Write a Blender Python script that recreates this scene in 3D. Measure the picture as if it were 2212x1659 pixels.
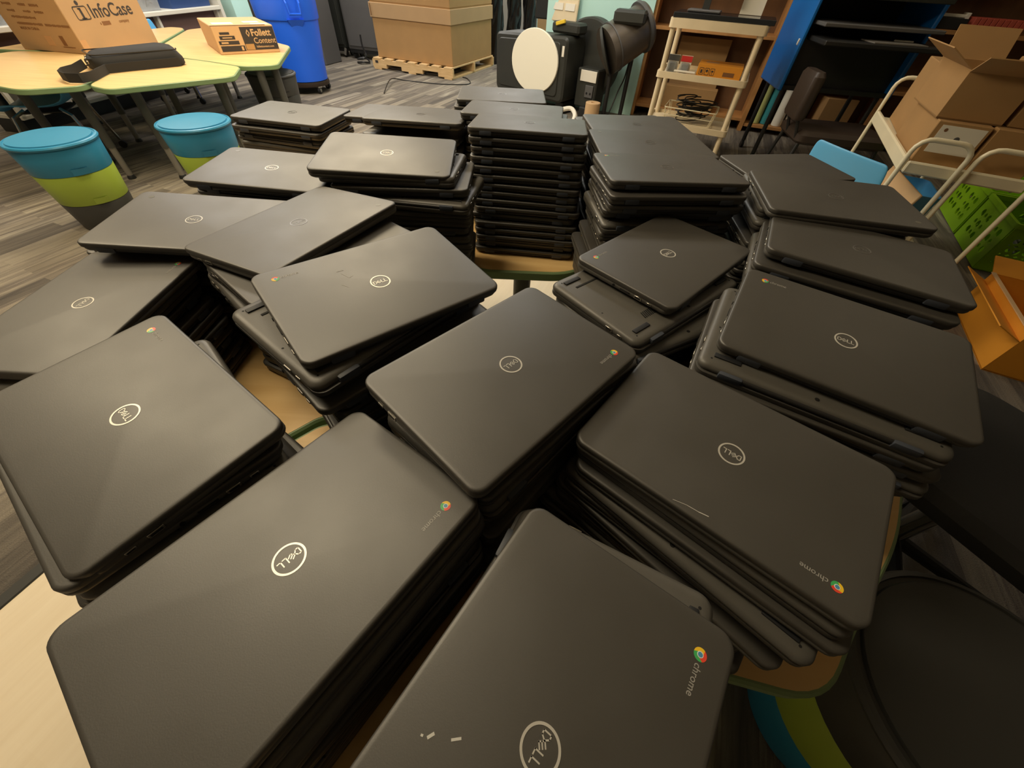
import bpy, bmesh, math, random
from mathutils import Vector, Matrix
for _o in list(bpy.data.objects): bpy.data.objects.remove(_o, do_unlink=True)
scene = bpy.context.scene
COL = scene.collection
random.seed(3)
R = math.radians

# ------------------------------------------------------------------ camera
cam_d = bpy.data.cameras.new('camera'); cam = bpy.data.objects.new('camera', cam_d); COL.objects.link(cam)
PITCH, ROLL, FPX = 0.850032, 0.0623957, 803.6
cam_d.sensor_fit = 'HORIZONTAL'; cam_d.sensor_width = 36.0; cam_d.lens = 36.0*FPX/2212.0
cam_d.clip_start = 0.02; cam_d.clip_end = 60
_f = Vector((0, math.cos(PITCH), -math.sin(PITCH))); _u0 = Vector((0, math.sin(PITCH), math.cos(PITCH))); _r0 = Vector((1, 0, 0))
_r = math.cos(ROLL)*_r0 + math.sin(ROLL)*_u0; _u = -math.sin(ROLL)*_r0 + math.cos(ROLL)*_u0
cam.matrix_world = Matrix(((_r.x, _u.x, -_f.x, 0), (_r.y, _u.y, -_f.y, 0), (_r.z, _u.z, -_f.z, 1.17), (0, 0, 0, 1)))
scene.camera = cam
scene.view_settings.view_transform = 'Standard'; scene.view_settings.look = 'None'
scene.view_settings.gamma = 1.0; scene.view_settings.use_curve_mapping = False
scene.view_settings.exposure = 0.0

# ------------------------------------------------------------------ world and ceiling lamps
world = bpy.data.worlds.new('world'); scene.world = world; world.use_nodes = True
world.node_tree.nodes['Background'].inputs[0].default_value = (0.9, 0.8, 0.65, 1)
world.node_tree.nodes['Background'].inputs[1].default_value = 0.02
CEIL = 2.75
def area(name, x, y, sx, sy, power, col=(1.0, 0.86, 0.64), z=CEIL-0.05, rz=-20):
    d = bpy.data.lights.new(name, 'AREA'); d.shape = 'RECTANGLE'; d.size = sx; d.size_y = sy; d.energy = power; d.color = col
    o = bpy.data.objects.new(name, d); COL.objects.link(o); o.location = (x, y, z); o.rotation_euler = (0, 0, R(rz))
    return o
WARM, COOL = (1.0, 0.83, 0.56), (1.0, 0.96, 0.90)
LAMPS = [  # ceiling fixtures, last one added to brighten mint wall: x, y, power, colour
    (-2.4, 6.9, 54, COOL), (-4.2, 5.0, 20, COOL), (-2.9, 4.1, 38, COOL), (-1.4, 3.3, 68, WARM), (-2.6, 1.5, 36, WARM), (-1.1, 0.9, 25, WARM), (-0.1, 8.4, 76, COOL), (1.9, 4.2, 6, WARM), (3.0, 2.4, 4, WARM), (0.1, 4.2, 26, COOL)]
for i, (x, y, p, c_) in enumerate(LAMPS): area('ceiling_lamp', x, y, 1.2, 0.6, p, c_)

# ------------------------------------------------------------------ materials
def nt(name):
    m = bpy.data.materials.new(name); m.use_nodes = True
    return m, m.node_tree.nodes, m.node_tree.links, m.node_tree.nodes['Principled BSDF']
def mat(name, col, rough=0.5, metal=0.0, spec=0.5, var=0.0, vscale=8.0, bump=0.0, bscale=200.0, trans=0.0, alpha=1.0, coat=0.0):
    m, n, l, b = nt(name)
    b.inputs['Base Color'].default_value = (*col, 1); b.inputs['Roughness'].default_value = rough
    b.inputs['Metallic'].default_value = metal; b.inputs['Specular IOR Level'].default_value = spec
    b.inputs['Transmission Weight'].default_value = trans; b.inputs['Alpha'].default_value = alpha
    b.inputs['Coat Weight'].default_value = coat
    tc = n.new('ShaderNodeTexCoord')
    if var > 0:
        nz = n.new('ShaderNodeTexNoise'); nz.inputs['Scale'].default_value = vscale; nz.inputs['Detail'].default_value = 5
        l.new(tc.outputs['Object'], nz.inputs['Vector'])
        mx = n.new('ShaderNodeMix'); mx.data_type = 'RGBA'
        mx.inputs['A'].default_value = (*[c*(1-var) for c in col], 1); mx.inputs['B'].default_value = (*[min(1, c*(1+var)) for c in col], 1)
        l.new(nz.outputs['Fac'], mx.inputs['Factor']); l.new(mx.outputs['Result'], b.inputs['Base Color'])
        mr = n.new('ShaderNodeMapRange'); mr.inputs['To Min'].default_value = max(0.02, rough-0.08); mr.inputs['To Max'].default_value = min(1, rough+0.08)
        l.new(nz.outputs['Fac'], mr.inputs['Value']); l.new(mr.outputs['Result'], b.inputs['Roughness'])
    if bump > 0:
        n2 = n.new('ShaderNodeTexNoise'); n2.inputs['Scale'].default_value = bscale; n2.inputs['Detail'].default_value = 2
        l.new(tc.outputs['Object'], n2.inputs['Vector'])
        bp = n.new('ShaderNodeBump'); bp.inputs['Strength'].default_value = bump; bp.inputs['Distance'].default_value = 0.001
        l.new(n2.outputs['Fac'], bp.inputs['Height']); l.new(bp.outputs['Normal'], b.inputs['Normal'])
    return m

def wood(name, c1, c2, rough=0.45, scale=(1.2, 14, 14), fac=1.0):
    m, n, l, b = nt(name)
    tc = n.new('ShaderNodeTexCoord'); mp = n.new('ShaderNodeMapping'); mp.inputs['Scale'].default_value = scale
    nz = n.new('ShaderNodeTexNoise'); nz.inputs['Scale'].default_value = 2.2; nz.inputs['Detail'].default_value = 6; nz.inputs['Distortion'].default_value = 0.6
    l.new(tc.outputs['Object'], mp.inputs['Vector']); l.new(mp.outputs['Vector'], nz.inputs['Vector'])
    cr = n.new('ShaderNodeValToRGB'); cr.color_ramp.elements[0].position = 0.3; cr.color_ramp.elements[1].position = 0.7
    cr.color_ramp.elements[0].color = (*c1, 1); cr.color_ramp.elements[1].color = (*c2, 1)
    l.new(nz.outputs['Fac'], cr.inputs['Fac']); l.new(cr.outputs['Color'], b.inputs['Base Color'])
    b.inputs['Roughness'].default_value = rough
    return m

def plank_mat(name, cols, sx, sy, rough, rot, streak=0.5, sscale=(2, 60, 1)):
    """rows of planks: brick texture picks a tone per plank, stretched noise streaks it"""
    m, n, l, b = nt(name)
    tc = n.new('ShaderNodeTexCoord'); mp = n.new('ShaderNodeMapping'); mp.inputs['Rotation'].default_value = (0, 0, rot)
    l.new(tc.outputs['Object'], mp.inputs['Vector'])
    br = n.new('ShaderNodeTexBrick'); br.inputs['Scale'].default_value = 1.0
    br.inputs['Brick Width'].default_value = sx; br.inputs['Row Height'].default_value = sy; br.inputs['Mortar Size'].default_value = 0.0
    br.inputs['Color1'].default_value = (0, 0, 0, 1); br.inputs['Color2'].default_value = (1, 1, 1, 1); br.offset = 0.37; br.offset_frequency = 2
    l.new(mp.outputs['Vector'], br.inputs['Vector'])
    mp2 = n.new('ShaderNodeMapping'); mp2.inputs['Scale'].default_value = sscale
    l.new(mp.outputs['Vector'], mp2.inputs['Vector'])
    nz = n.new('ShaderNodeTexNoise'); nz.inputs['Scale'].default_value = 1.0; nz.inputs['Detail'].default_value = 7; nz.inputs['Roughness'].default_value = 0.65
    l.new(mp2.outputs['Vector'], nz.inputs['Vector'])
    mx = n.new('ShaderNodeMix'); mx.data_type = 'FLOAT'; mx.inputs['Factor'].default_value = streak
    rgb = n.new('ShaderNodeRGBToBW'); l.new(br.outputs['Color'], rgb.inputs['Color'])
    l.new(rgb.outputs['Val'], mx.inputs['A']); l.new(nz.outputs['Fac'], mx.inputs['B'])
    cr = n.new('ShaderNodeValToRGB'); e = cr.color_ramp.elements
    e[0].position = cols[0][0]; e[0].color = (*cols[0][1], 1); e[1].position = cols[-1][0]; e[1].color = (*cols[-1][1], 1)
    for p, c in cols[1:-1]:
        q = e.new(p); q.color = (*c, 1)
    l.new(mx.outputs['Result'], cr.inputs['Fac']); l.new(cr.outputs['Color'], b.inputs['Base Color'])
    b.inputs['Roughness'].default_value = rough
    return m, n, l, b, mp

M = {}
M['lid'] = mat('laptop_lid', (0.048, 0.044, 0.038), 0.48, spec=0.95, var=0.10, vscale=14, bump=0.05, bscale=900)
M['body'] = mat('laptop_body', (0.022, 0.021, 0.021), 0.45, bump=0.08, bscale=700)
M['under'] = mat('laptop_underside', (0.095, 0.090, 0.080), 0.42, var=0.08, vscale=20, bump=0.1, bscale=900)
M['rubber'] = mat('rubber', (0.012, 0.013, 0.016), 0.6)
M['hinge'] = mat('hinge_cover', (0.055, 0.064, 0.085), 0.5)
M['void'] = mat('dark_hole', (0.004, 0.004, 0.004), 0.8)
M['metal'] = mat('bare_metal', (0.55, 0.52, 0.46), 0.3, metal=1.0)
M['logo'] = mat('logo_silver', (0.62, 0.60, 0.55), 0.35, metal=0.35)
M['wordmark'] = mat('logo_grey_print', (0.30, 0.29, 0.27), 0.45)
M['c_red'] = mat('badge_red', (0.75, 0.07, 0.04), 0.35)
M['c_yel'] = mat('badge_yellow', (0.85, 0.55, 0.03), 0.35)
M['c_grn'] = mat('badge_green', (0.06, 0.42, 0.12), 0.35)
M['c_blu'] = mat('badge_blue', (0.08, 0.28, 0.45), 0.35)
M['c_wht'] = mat('badge_white', (0.75, 0.78, 0.74), 0.35)
M['scratch'] = mat('scratch', (0.55, 0.54, 0.50), 0.5)
M['maple'] = wood('maple_laminate', (0.74, 0.47, 0.19), (0.84, 0.58, 0.26), 0.32)
M['band'] = mat('green_edge_band', (0.22, 0.32, 0.15), 0.45, var=0.1)
M['leg'] = mat('grey_table_leg', (0.085, 0.085, 0.078), 0.45, metal=0.1, var=0.1)
M['leg2'] = mat('pale_table_leg', (0.30, 0.28, 0.25), 0.4, metal=0.4, var=0.1)
M['chrome'] = mat('chrome', (0.6, 0.6, 0.58), 0.15, metal=1.0)
M['blk'] = mat('black_plastic', (0.015, 0.015, 0.015), 0.45)
M['blkfab'] = mat('black_fabric', (0.016, 0.015, 0.014), 0.85, bump=0.5, bscale=600)
M['brownfab'] = mat('dark_leather', (0.035, 0.022, 0.015), 0.5)
M['teal'] = mat('teal_plastic', (0.03, 0.24, 0.42), 0.35, var=0.06)
M['lime'] = mat('lime_plastic', (0.36, 0.48, 0.06), 0.4, var=0.06)
M['char'] = mat('charcoal_plastic', (0.05, 0.05, 0.048), 0.45)
M['sky'] = mat('sky_plastic', (0.10, 0.42, 0.78), 0.4, var=0.05)
M['card'] = mat('cardboard', (0.44, 0.28, 0.14), 0.8, var=0.10, vscale=5)
M['card2'] = mat('cardboard_light', (0.58, 0.38, 0.20), 0.8, var=0.08, vscale=5)
M['card3'] = mat('cardboard_brown', (0.40, 0.23, 0.09), 0.8, var=0.12, vscale=6)
M['tape'] = mat('packing_tape', (0.52, 0.30, 0.14), 0.3)
M['ink'] = mat('box_ink', (0.035, 0.03, 0.03), 0.7)
M['inkbrown'] = mat('box_ink_brown', (0.20, 0.09, 0.03), 0.7)
M['paper'] = mat('paper', (0.80, 0.76, 0.66), 0.7)
M['binblue'] = mat('bin_blue', (0.02, 0.15, 0.98), 0.38, var=0.05)
M['pallet'] = wood('pallet_pine', (0.62, 0.40, 0.18), (0.74, 0.52, 0.27), 0.7, (3, 20, 20))
M['cab'] = mat('cabinet_grey', (0.10, 0.098, 0.098), 0.5, var=0.08)
M['cabd'] = mat('cabinet_dark', (0.028, 0.030, 0.026), 0.5)
M['bag'] = mat('black_poly_bag', (0.012, 0.012, 0.013), 0.18, var=0.3, vscale=12)
M['cream'] = mat('cream_disc', (0.90, 0.86, 0.72), 0.55)
M['mach'] = mat('machine_black', (0.030, 0.031, 0.026), 0.5, var=0.08)
M['machlite'] = mat('machine_steel', (0.13, 0.11, 0.09), 0.35, metal=0.4)
M['mint'] = mat('mint_paint', (0.56, 0.88, 0.84), 0.6, var=0.04, vscale=3)
M['grey'] = mat('warm_grey_wall', (0.34, 0.31, 0.27), 0.7, var=0.04, vscale=3)
M['white'] = mat('white_paint', (0.72, 0.70, 0.62), 0.5, var=0.04)
M['maroon'] = mat('maroon_panel', (0.15, 0.085, 0.075), 0.55, var=0.1)
M['ceil'] = mat('ceiling_tile', (0.66, 0.62, 0.52), 0.9, bump=0.4, bscale=60)
M['oak'] = wood('oak_shelf', (0.40, 0.19, 0.06), (0.56, 0.28, 0.10), 0.5, (3, 16, 3))
M['oakd'] = wood('oak_back_panel', (0.13, 0.065, 0.028), (0.20, 0.10, 0.042), 0.55, (3, 3, 1))
M['tan'] = mat('tan_plastic_cart', (0.74, 0.62, 0.42), 0.5, var=0.10, vscale=10)
M['ivory'] = mat('ivory_tube', (0.84, 0.76, 0.55), 0.35, var=0.05)
M['orange'] = mat('orange_carton', (0.68, 0.28, 0.02), 0.7, var=0.06)
M['redp'] = mat('red_print', (0.65, 0.03, 0.03), 0.5)
M['cartblue'] = mat('cart_blue', (0.005, 0.15, 0.52), 0.35)
M['green'] = mat('crate_green', (0.26, 0.52, 0.01), 0.4)
M['coral'] = mat('coral_cover', (0.55, 0.10, 0.06), 0.6)
M['tealroll'] = mat('teal_roll', (0.03, 0.26, 0.30), 0.6)
M['limeroll'] = mat('lime_roll', (0.50, 0.56, 0.22), 0.6)
def glow(name, col, st):
    m, n, l, b = nt(name); b.inputs['Base Color'].default_value = (.8, .8, .78, 1); b.inputs['Emission Color'].default_value = (*col, 1); b.inputs['Emission Strength'].default_value = st; return m
M['diff_warm'] = glow('lamp_diffuser_warm', WARM, 1.3); M['diff_cool'] = glow('lamp_diffuser_cool', COOL, 1.3); M['diff_dim'] = glow('lamp_diffuser_dim', WARM, 0.25)
M['screen'] = mat('dark_screen', (0.02, 0.022, 0.024), 0.15)
M['yellow'] = mat('yellow_plastic', (0.80, 0.55, 0.04), 0.45)
M['darkblue'] = mat('dark_blue_plastic', (0.02, 0.06, 0.20), 0.5)
M['clear'] = mat('clear_tub_plastic', (0.75, 0.78, 0.80), 0.15, trans=0.75, alpha=1.0)
M['greystuff'] = mat('grey_cables', (0.20, 0.21, 0.21), 0.6, var=0.5, vscale=40)

carpet, n, l, b, mp = plank_mat('carpet_planks', [(0.22, (0.060, 0.052, 0.046)), (0.42, (0.17, 0.145, 0.115)), (0.55, (0.27, 0.235, 0.18)), (0.66, (0.12, 0.10, 0.085)), (0.80, (0.40, 0.36, 0.28))], 1.0, 0.085, 0.95, R(-70), 0.52, (1.6, 26, 1))
nb = n.new('ShaderNodeTexNoise'); nb.inputs['Scale'].default_value = 260; l.new(mp.outputs['Vector'], nb.inputs['Vector'])
bp = n.new('ShaderNodeBump'); bp.inputs['Strength'].default_value = 0.6; bp.inputs['Distance'].default_value = 0.004
l.new(nb.outputs['Fac'], bp.inputs['Height']); l.new(bp.outputs['Normal'], b.inputs['Normal'])
M['carpet'] = carpet
M['vinyl'] = plank_mat('pale_vinyl_planks', [(0.2, (0.70, 0.58, 0.41)), (0.5, (0.80, 0.68, 0.50)), (0.8, (0.88, 0.77, 0.59))], 1.2, 0.18, 0.4, R(-70), 0.6, (3, 40, 1))[0]

# ------------------------------------------------------------------ mesh helpers
class MB:
    """collects shapes and links them as one mesh object"""
    def __init__(s): s.bm = bmesh.new(); s.mi = 0
    def _fin(s, faces):
        for f in faces: f.material_index = s.mi
    def box(s, c, d, rz=0, rx=0, ry=0, bev=0.0, seg=1):
        b2 = bmesh.new(); bmesh.ops.create_cube(b2, size=1)
        bmesh.ops.scale(b2, vec=d, verts=b2.verts)
        if bev > 0: bmesh.ops.bevel(b2, geom=list(b2.edges), offset=min(bev, min(d)*0.45), segments=seg, affect='EDGES', profile=0.6)
        mtx = Matrix.Translation(c) @ Matrix.Rotation(rz, 4, 'Z') @ Matrix.Rotation(rx, 4, 'X') @ Matrix.Rotation(ry, 4, 'Y')
        bmesh.ops.transform(b2, matrix=mtx, verts=b2.verts); s.merge(b2); return s
    def merge(s, b2):
        vm = {v: s.bm.verts.new(v.co) for v in b2.verts}
        for f in b2.faces:
            try: nf = s.bm.faces.new([vm[v] for v in f.verts]); nf.material_index = s.mi
            except ValueError: pass
        b2.free()
    def rings(s, loops, cap0=True, cap1=True):
        vs = [[s.bm.verts.new(p) for p in lp] for lp in loops]; n = len(vs[0])
        for a, b in zip(vs, vs[1:]):
            for i in range(n):
                f = s.bm.faces.new((a[i], a[(i+1) % n], b[(i+1) % n], b[i])); f.material_index = s.mi
        if cap0: f = s.bm.faces.new(list(reversed(vs[0]))); f.material_index = s.mi
        if cap1: f = s.bm.faces.new(vs[-1]); f.material_index = s.mi
        return s
    def lathe(s, c, prof, seg=32, cap0=True, cap1=True, axis='Z', sx=1, sy=1):
        lps = []
        for r, z in prof:
            lp = []
            for i in range(seg):
                a = 2*math.pi*i/seg; x, y = r*math.cos(a)*sx, r*math.sin(a)*sy
                if axis == 'Z': p = (c[0]+x, c[1]+y, c[2]+z)
                elif axis == 'Y': p = (c[0]+x, c[1]-z, c[2]+y)
                else: p = (c[0]+z, c[1]+x, c[2]+y)
                lp.append(p)
            lps.append(lp)
        return s.rings(lps, cap0, cap1)
    def cyl(s, p0, p1, r0, r1=None, seg=14, cap=True):
        return s.tube([p0, p1], [r0, r0 if r1 is None else r1], seg, cap)
    def tube(s, pts, r, seg=10, cap=True):
        pts = [Vector(p) for p in pts]; n = len(pts)
        rr = r if isinstance(r, (list, tuple)) else [r]*n
        lps = []; up = None
        for i, p in enumerate(pts):
            t = (pts[min(i+1, n-1)]-pts[max(i-1, 0)]).normalized()
            if up is None: up = Vector((0, 0, 1)) if abs(t.z) < 0.9 else Vector((1, 0, 0))
            a = t.cross(up).normalized(); up = a.cross(t).normalized()
            lps.append([p+rr[i]*(math.cos(2*math.pi*k/seg)*a+math.sin(2*math.pi*k/seg)*up) for k in range(seg)])
        return s.rings(lps, cap, cap)
    def ribbon(s, pts, w, t, up=(0, 0, 1)):
        """flat strap with thickness along a path; w across, t thick"""
        pts = [Vector(p) for p in pts]; n = len(pts); lps = []
        for i, p in enumerate(pts):
            d = (pts[min(i+1, n-1)]-pts[max(i-1, 0)]).normalized(); U = Vector(up); a = d.cross(U).normalized(); c = a.cross(d).normalized()
            lps.append([p+a*t/2+c*w/2, p-a*t/2+c*w/2, p-a*t/2-c*w/2, p+a*t/2-c*w/2])
        return s.rings(lps)
    def prism(s, poly, z0, z1, inset=0.0):
        if inset > 0:
            i1 = inset_poly(poly, inset)
            return s.rings([[(x, y, z0) for x, y in i1], [(x, y, z0+inset) for x, y in poly], [(x, y, z1-inset) for x, y in poly], [(x, y, z1) for x, y in i1]])
        return s.rings([[(x, y, z0) for x, y in poly], [(x, y, z1) for x, y in poly]])
    def build(s, name, mats, parent=None, smooth=35):
        me = bpy.data.meshes.new(name); bmesh.ops.recalc_face_normals(s.bm, faces=s.bm.faces)
        s.bm.to_mesh(me); s.bm.free()
        for m in (mats if isinstance(mats, (list, tuple)) else [mats]): me.materials.append(m)
        if smooth:
            for p in me.polygons: p.use_smooth = True
            me.set_sharp_from_angle(angle=R(smooth))
        o = bpy.data.objects.new(name, me); COL.objects.link(o)
        if parent: o.parent = parent
        return o
def inset_poly(poly, d):
    n = len(poly); out = []
    area2 = sum(poly[i][0]*poly[(i+1) % n][1]-poly[(i+1) % n][0]*poly[i][1] for i in range(n)); sg = 1 if area2 > 0 else -1
    for i in range(n):
        p0, p1, p2 = Vector(poly[i-1]), Vector(poly[i]), Vector(poly[(i+1) % n])
        e1 = (p1-p0); e2 = (p2-p1)
        if e1.length < 1e-9 or e2.length < 1e-9: out.append(tuple(p1)); continue
        e1.normalize(); e2.normalize()
        n1 = Vector((-e1.y, e1.x))*sg; n2 = Vector((-e2.y, e2.x))*sg; b = n1+n2
        k = d/max(0.3, (1+n1.dot(n2))); q = p1+b*k; out.append((q.x, q.y))
    return out
def round_poly(pts, r, seg=5):
    out = []; n = len(pts)
    for i in range(n):
        p0, p1, p2 = Vector(pts[i-1]), Vector(pts[i]), Vector(pts[(i+1) % n])
        rr = r[i] if isinstance(r, (list, tuple)) else r
        a = (p0-p1); b = (p2-p1); d = min(rr, a.length*0.45, b.length*0.45); A = p1+a.normalized()*d; B = p1+b.normalized()*d
        for k in range(seg+1):
            t = k/seg; q = (1-t)**2*A+2*t*(1-t)*p1+t*t*B; out.append((q.x, q.y))
    return out
def rrect(w, h, r, seg=5, cx=0, cy=0):
    out = []
    for sx, sy, a0 in ((1, 1, 0), (-1, 1, 90), (-1, -1, 180), (1, -1, 270)):
        for k in range(seg+1):
            a = R(a0+90*k/seg); out.append((cx+sx*(w/2-r)+r*math.cos(a), cy+sy*(h/2-r)+r*math.sin(a)))
    return out
def tag(o, label, cat, group=None, kind=None):
    o['label'] = label; o['category'] = cat
    if group: o['group'] = group
    if kind: o['kind'] = kind
    return o
def struct(o): o['kind'] = 'structure'; return o
def thing(name, label, cat, loc=(0, 0, 0), rz=0, group=None):
    o = bpy.data.objects.new(name, None); COL.objects.link(o); o.empty_display_size = 0.05
    o.location = loc; o.rotation_euler = (0, 0, rz); tag(o, label, cat, group); return o
def text_bm(mb, txt, size, mtx, extrude=0.0003, bold=0.0, align='LEFT', shear=0.0):
    cu = bpy.data.curves.new('txt', 'FONT'); cu.body = txt; cu.size = size; cu.extrude = extrude; cu.offset = bold; cu.align_x = align; cu.shear = shear; cu.resolution_u = 3
    ob = bpy.data.objects.new('txt', cu); COL.objects.link(ob)
    dg = bpy.context.evaluated_depsgraph_get(); me = bpy.data.meshes.new_from_object(ob.evaluated_get(dg))
    b2 = bmesh.new(); b2.from_mesh(me); bmesh.ops.transform(b2, matrix=mtx, verts=b2.verts); mb.merge(b2)
    bpy.data.objects.remove(ob); bpy.data.curves.remove(cu); bpy.data.meshes.remove(me)
def face_mtx(o, xd, yd):
    """matrix laying a text's x and y along two directions at a point"""
    x = Vector(xd).normalized(); y = Vector(yd).normalized(); z = x.cross(y)
    return Matrix(((x.x, y.x, z.x, o[0]), (x.y, y.y, z.y, o[1]), (x.z, y.z, z.z, o[2]), (0, 0, 0, 1)))

# ------------------------------------------------------------------ the room
def RV(v, u): return (v*0.9397+u*0.3420, -v*0.3420+u*0.9397)      # room axes: v runs along the back wall, u away from the camera
def rpoly(pts): return [RV(v, u) for v, u in pts]
struct(MB().prism(rpoly([(-6.6, -2.6), (5.2, -2.6), (5.2, 10.2), (-6.6, 10.2)]), -0.05, 0.0).build('floor', M['carpet'], smooth=0))
struct(MB().prism(rpoly([(-1.257, -2.55), (.36, -2.55), (.36, 2.6), (-1.257, 2.6)]), 0.0001, 0.004).build('floor_vinyl', M['vinyl'], smooth=0))  # cut short on the right; dark carpet stands in for shade there
tr = MB(); tr.prism(rpoly([(-1.295, -2.55), (-1.257, -2.55), (-1.257, 2.6), (-1.295, 2.6)]), 0.0001, 0.008, 0.003); struct(tr.build('trim_1', M['char'], smooth=0))
struct(MB().prism(rpoly([(-6.6, -2.6), (5.2, -2.6), (5.2, 10.2), (-6.6, 10.2)]), CEIL, CEIL+0.05).build('ceiling', M['ceil'], smooth=0))
def wall(name, a, b, t, m):
    (x0, y0), (x1, y1) = RV(*a), RV(*b); d = Vector((x1-x0, y1-y0)); L_ = d.length
    w = MB(); w.box(((x0+x1)/2, (y0+y1)/2, CEIL/2), (L_, t, CEIL), rz=math.atan2(d.y, d.x)); return struct(w.build(name, M[m], smooth=0))
wall('wall_back', (-6.65, 10.2), (-1.86, 10.2), 0.1, 'grey'); wall('wall_left', (-6.65, -2.6), (-6.65, 10.2), 0.1, 'grey')
wall('wall_front', (-6.6, -2.65), (5.2, -2.65), 0.1, 'grey'); wall('wall_right', (5.25, -2.6), (5.25, 5.85), 0.1, 'grey')
wall('wall_mint', (-1.86, 5.55), (-.72, 5.55), 0.1, 'mint'); wall('wall_right_back', (-.72, 6.03), (5.2, 6.03), 0.1, 'grey'); wall('wall_return', (-1.81, 5.60), (-1.81, 10.2), 0.1, 'mint')

# ceiling fixtures around the lamps
FIXL = ['above the left tables', 'above the small carton', 'above the grey cabinets', 'above the open carpet', 'above the wrapped bundles', 'above the bare floor strip edge', 'behind the camera', 'above the tan cart', 'above the green crates', 'added to brighten the mint wall']
def fixture(i, x, y):
    t = thing('ceiling_light', 'recessed ceiling light panel '+FIXL[i], 'ceiling light', (x, y, CEIL), R(-20), 'ceiling light panels')
    f = MB()
    for sx, sy, cx, cy in ((1.28, 0.04, 0, 0.32), (1.28, 0.04, 0, -0.32), (0.04, 0.68, 0.64, 0), (0.04, 0.68, -0.64, 0)): f.box((cx, cy, -0.012), (sx, sy, 0.024))
    f.build('frame', M['white'], t)
    MB().box((0, 0, -.004), (1.2, .6, .008)).build('diffuser', M['diff_warm' if LAMPS[i][3] is WARM else 'diff_cool'] if LAMPS[i][2] > 15 else M['diff_dim'], t)
for i, (x, y, p, c_) in enumerate(LAMPS): fixture(i, x, y)

# ------------------------------------------------------------------ laptop
LW, LH, LT = 0.302, 0.2037, 0.0205
def loft_rect(mb, rows, seg=6):
    mb.rings([[(x, y, z) for x, y in rrect(w, h, r, seg, 0, cy)] for w, h, r, z, cy in rows])
def mesh_of(mb, name, mats, smooth=40):
    o = mb.build(name, mats, None, smooth); me = o.data; bpy.data.objects.remove(o); return me
ME = {}
m_ = MB(); loft_rect(m_, [(LW-.004, LH-.004, .013, .0118, 0), (LW-.0006, LH-.0006, .015, .0122, 0), (LW, LH, .015, .0140, 0), (LW, LH, .015, .0180, 0), (LW-.0012, LH-.0012, .0148, .0194, 0), (LW-.004, LH-.004, .0135, .0202, 0), (LW-.009, LH-.009, .011, .0205, 0)])
ME['lid'] = mesh_of(m_, 'lid', [M['lid']])
m_ = MB(); loft_rect(m_, [(LW-.022, LH-.026, .010, .0004, .002), (LW-.010, LH-.014, .012, .0010, .002), (LW-.003, LH-.007, .014, .0035, .002), (LW, LH-.004, .015, .0065, .002), (LW, LH-.004, .015, .0098, .002), (LW-.002, LH-.006, .014, .0114, .002)])
ME['base'] = mesh_of(m_, 'base', [M['under']])
m_ = MB(); m_.cyl((-.095, -LH/2+.0055, .0085), (.095, -LH/2+.0055, .0085), .0042, seg=12)
ME['hinge_bar'] = mesh_of(m_, 'hinge_bar', [M['body']])
m_ = MB(); m_.box((0, -LH/2+.0055, .0088), (.031, .0125, .0110), bev=.0028, seg=2)
ME['hinge_cover'] = mesh_of(m_, 'hinge_cover', [M['hinge']])
def port_mesh(L_, h, mats):
    q = MB(); q.box((0, 0, 0), (.0016, L_, h), bev=.0004); q.mi = 1; q.box((0, 0, 0), (.0022, L_*0.72, h*0.45)); return mesh_of(q, 'port', mats)
ME['port_a'] = port_mesh(.0145, .0058, [M['metal'], M['void']]); ME['port_c'] = port_mesh(.0095, .0034, [M['metal'], M['void']])
ME['jack'] = mesh_of(MB().cyl((-.0006, 0, 0), (.0009, 0, 0), .0026, seg=10), 'jack', [M['void']])
ME['card_slot'] = port_mesh(.0200, .0026, [M['void'], M['body']])
m_ = MB(); m_.box((0, 0, -.0004), (.036, .0085, .0028), bev=.0012, seg=2); ME['foot'] = mesh_of(m_, 'foot', [M['rubber']])
m_ = MB(); m_.cyl((0, 0, -.0002), (0, 0, .0006), .0030, seg=12); m_.cyl((0, 0, -.0005), (0, 0, .0001), .0016, seg=8); ME['screw'] = mesh_of(m_, 'screw', [M['void']])
m_ = MB()
for i in range(14): m_.box((-.026+i*.004, 0, .0003), (.0019, .014, .0012), rz=0.3)
ME['vent'] = mesh_of(m_, 'vent', [M['void']])
m_ = MB(); m_.box((0, 0, .0004), (.062, .0042, .0012), bev=.0004); ME['speaker_slot'] = mesh_of(m_, 'speaker_slot', [M['void']])
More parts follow.
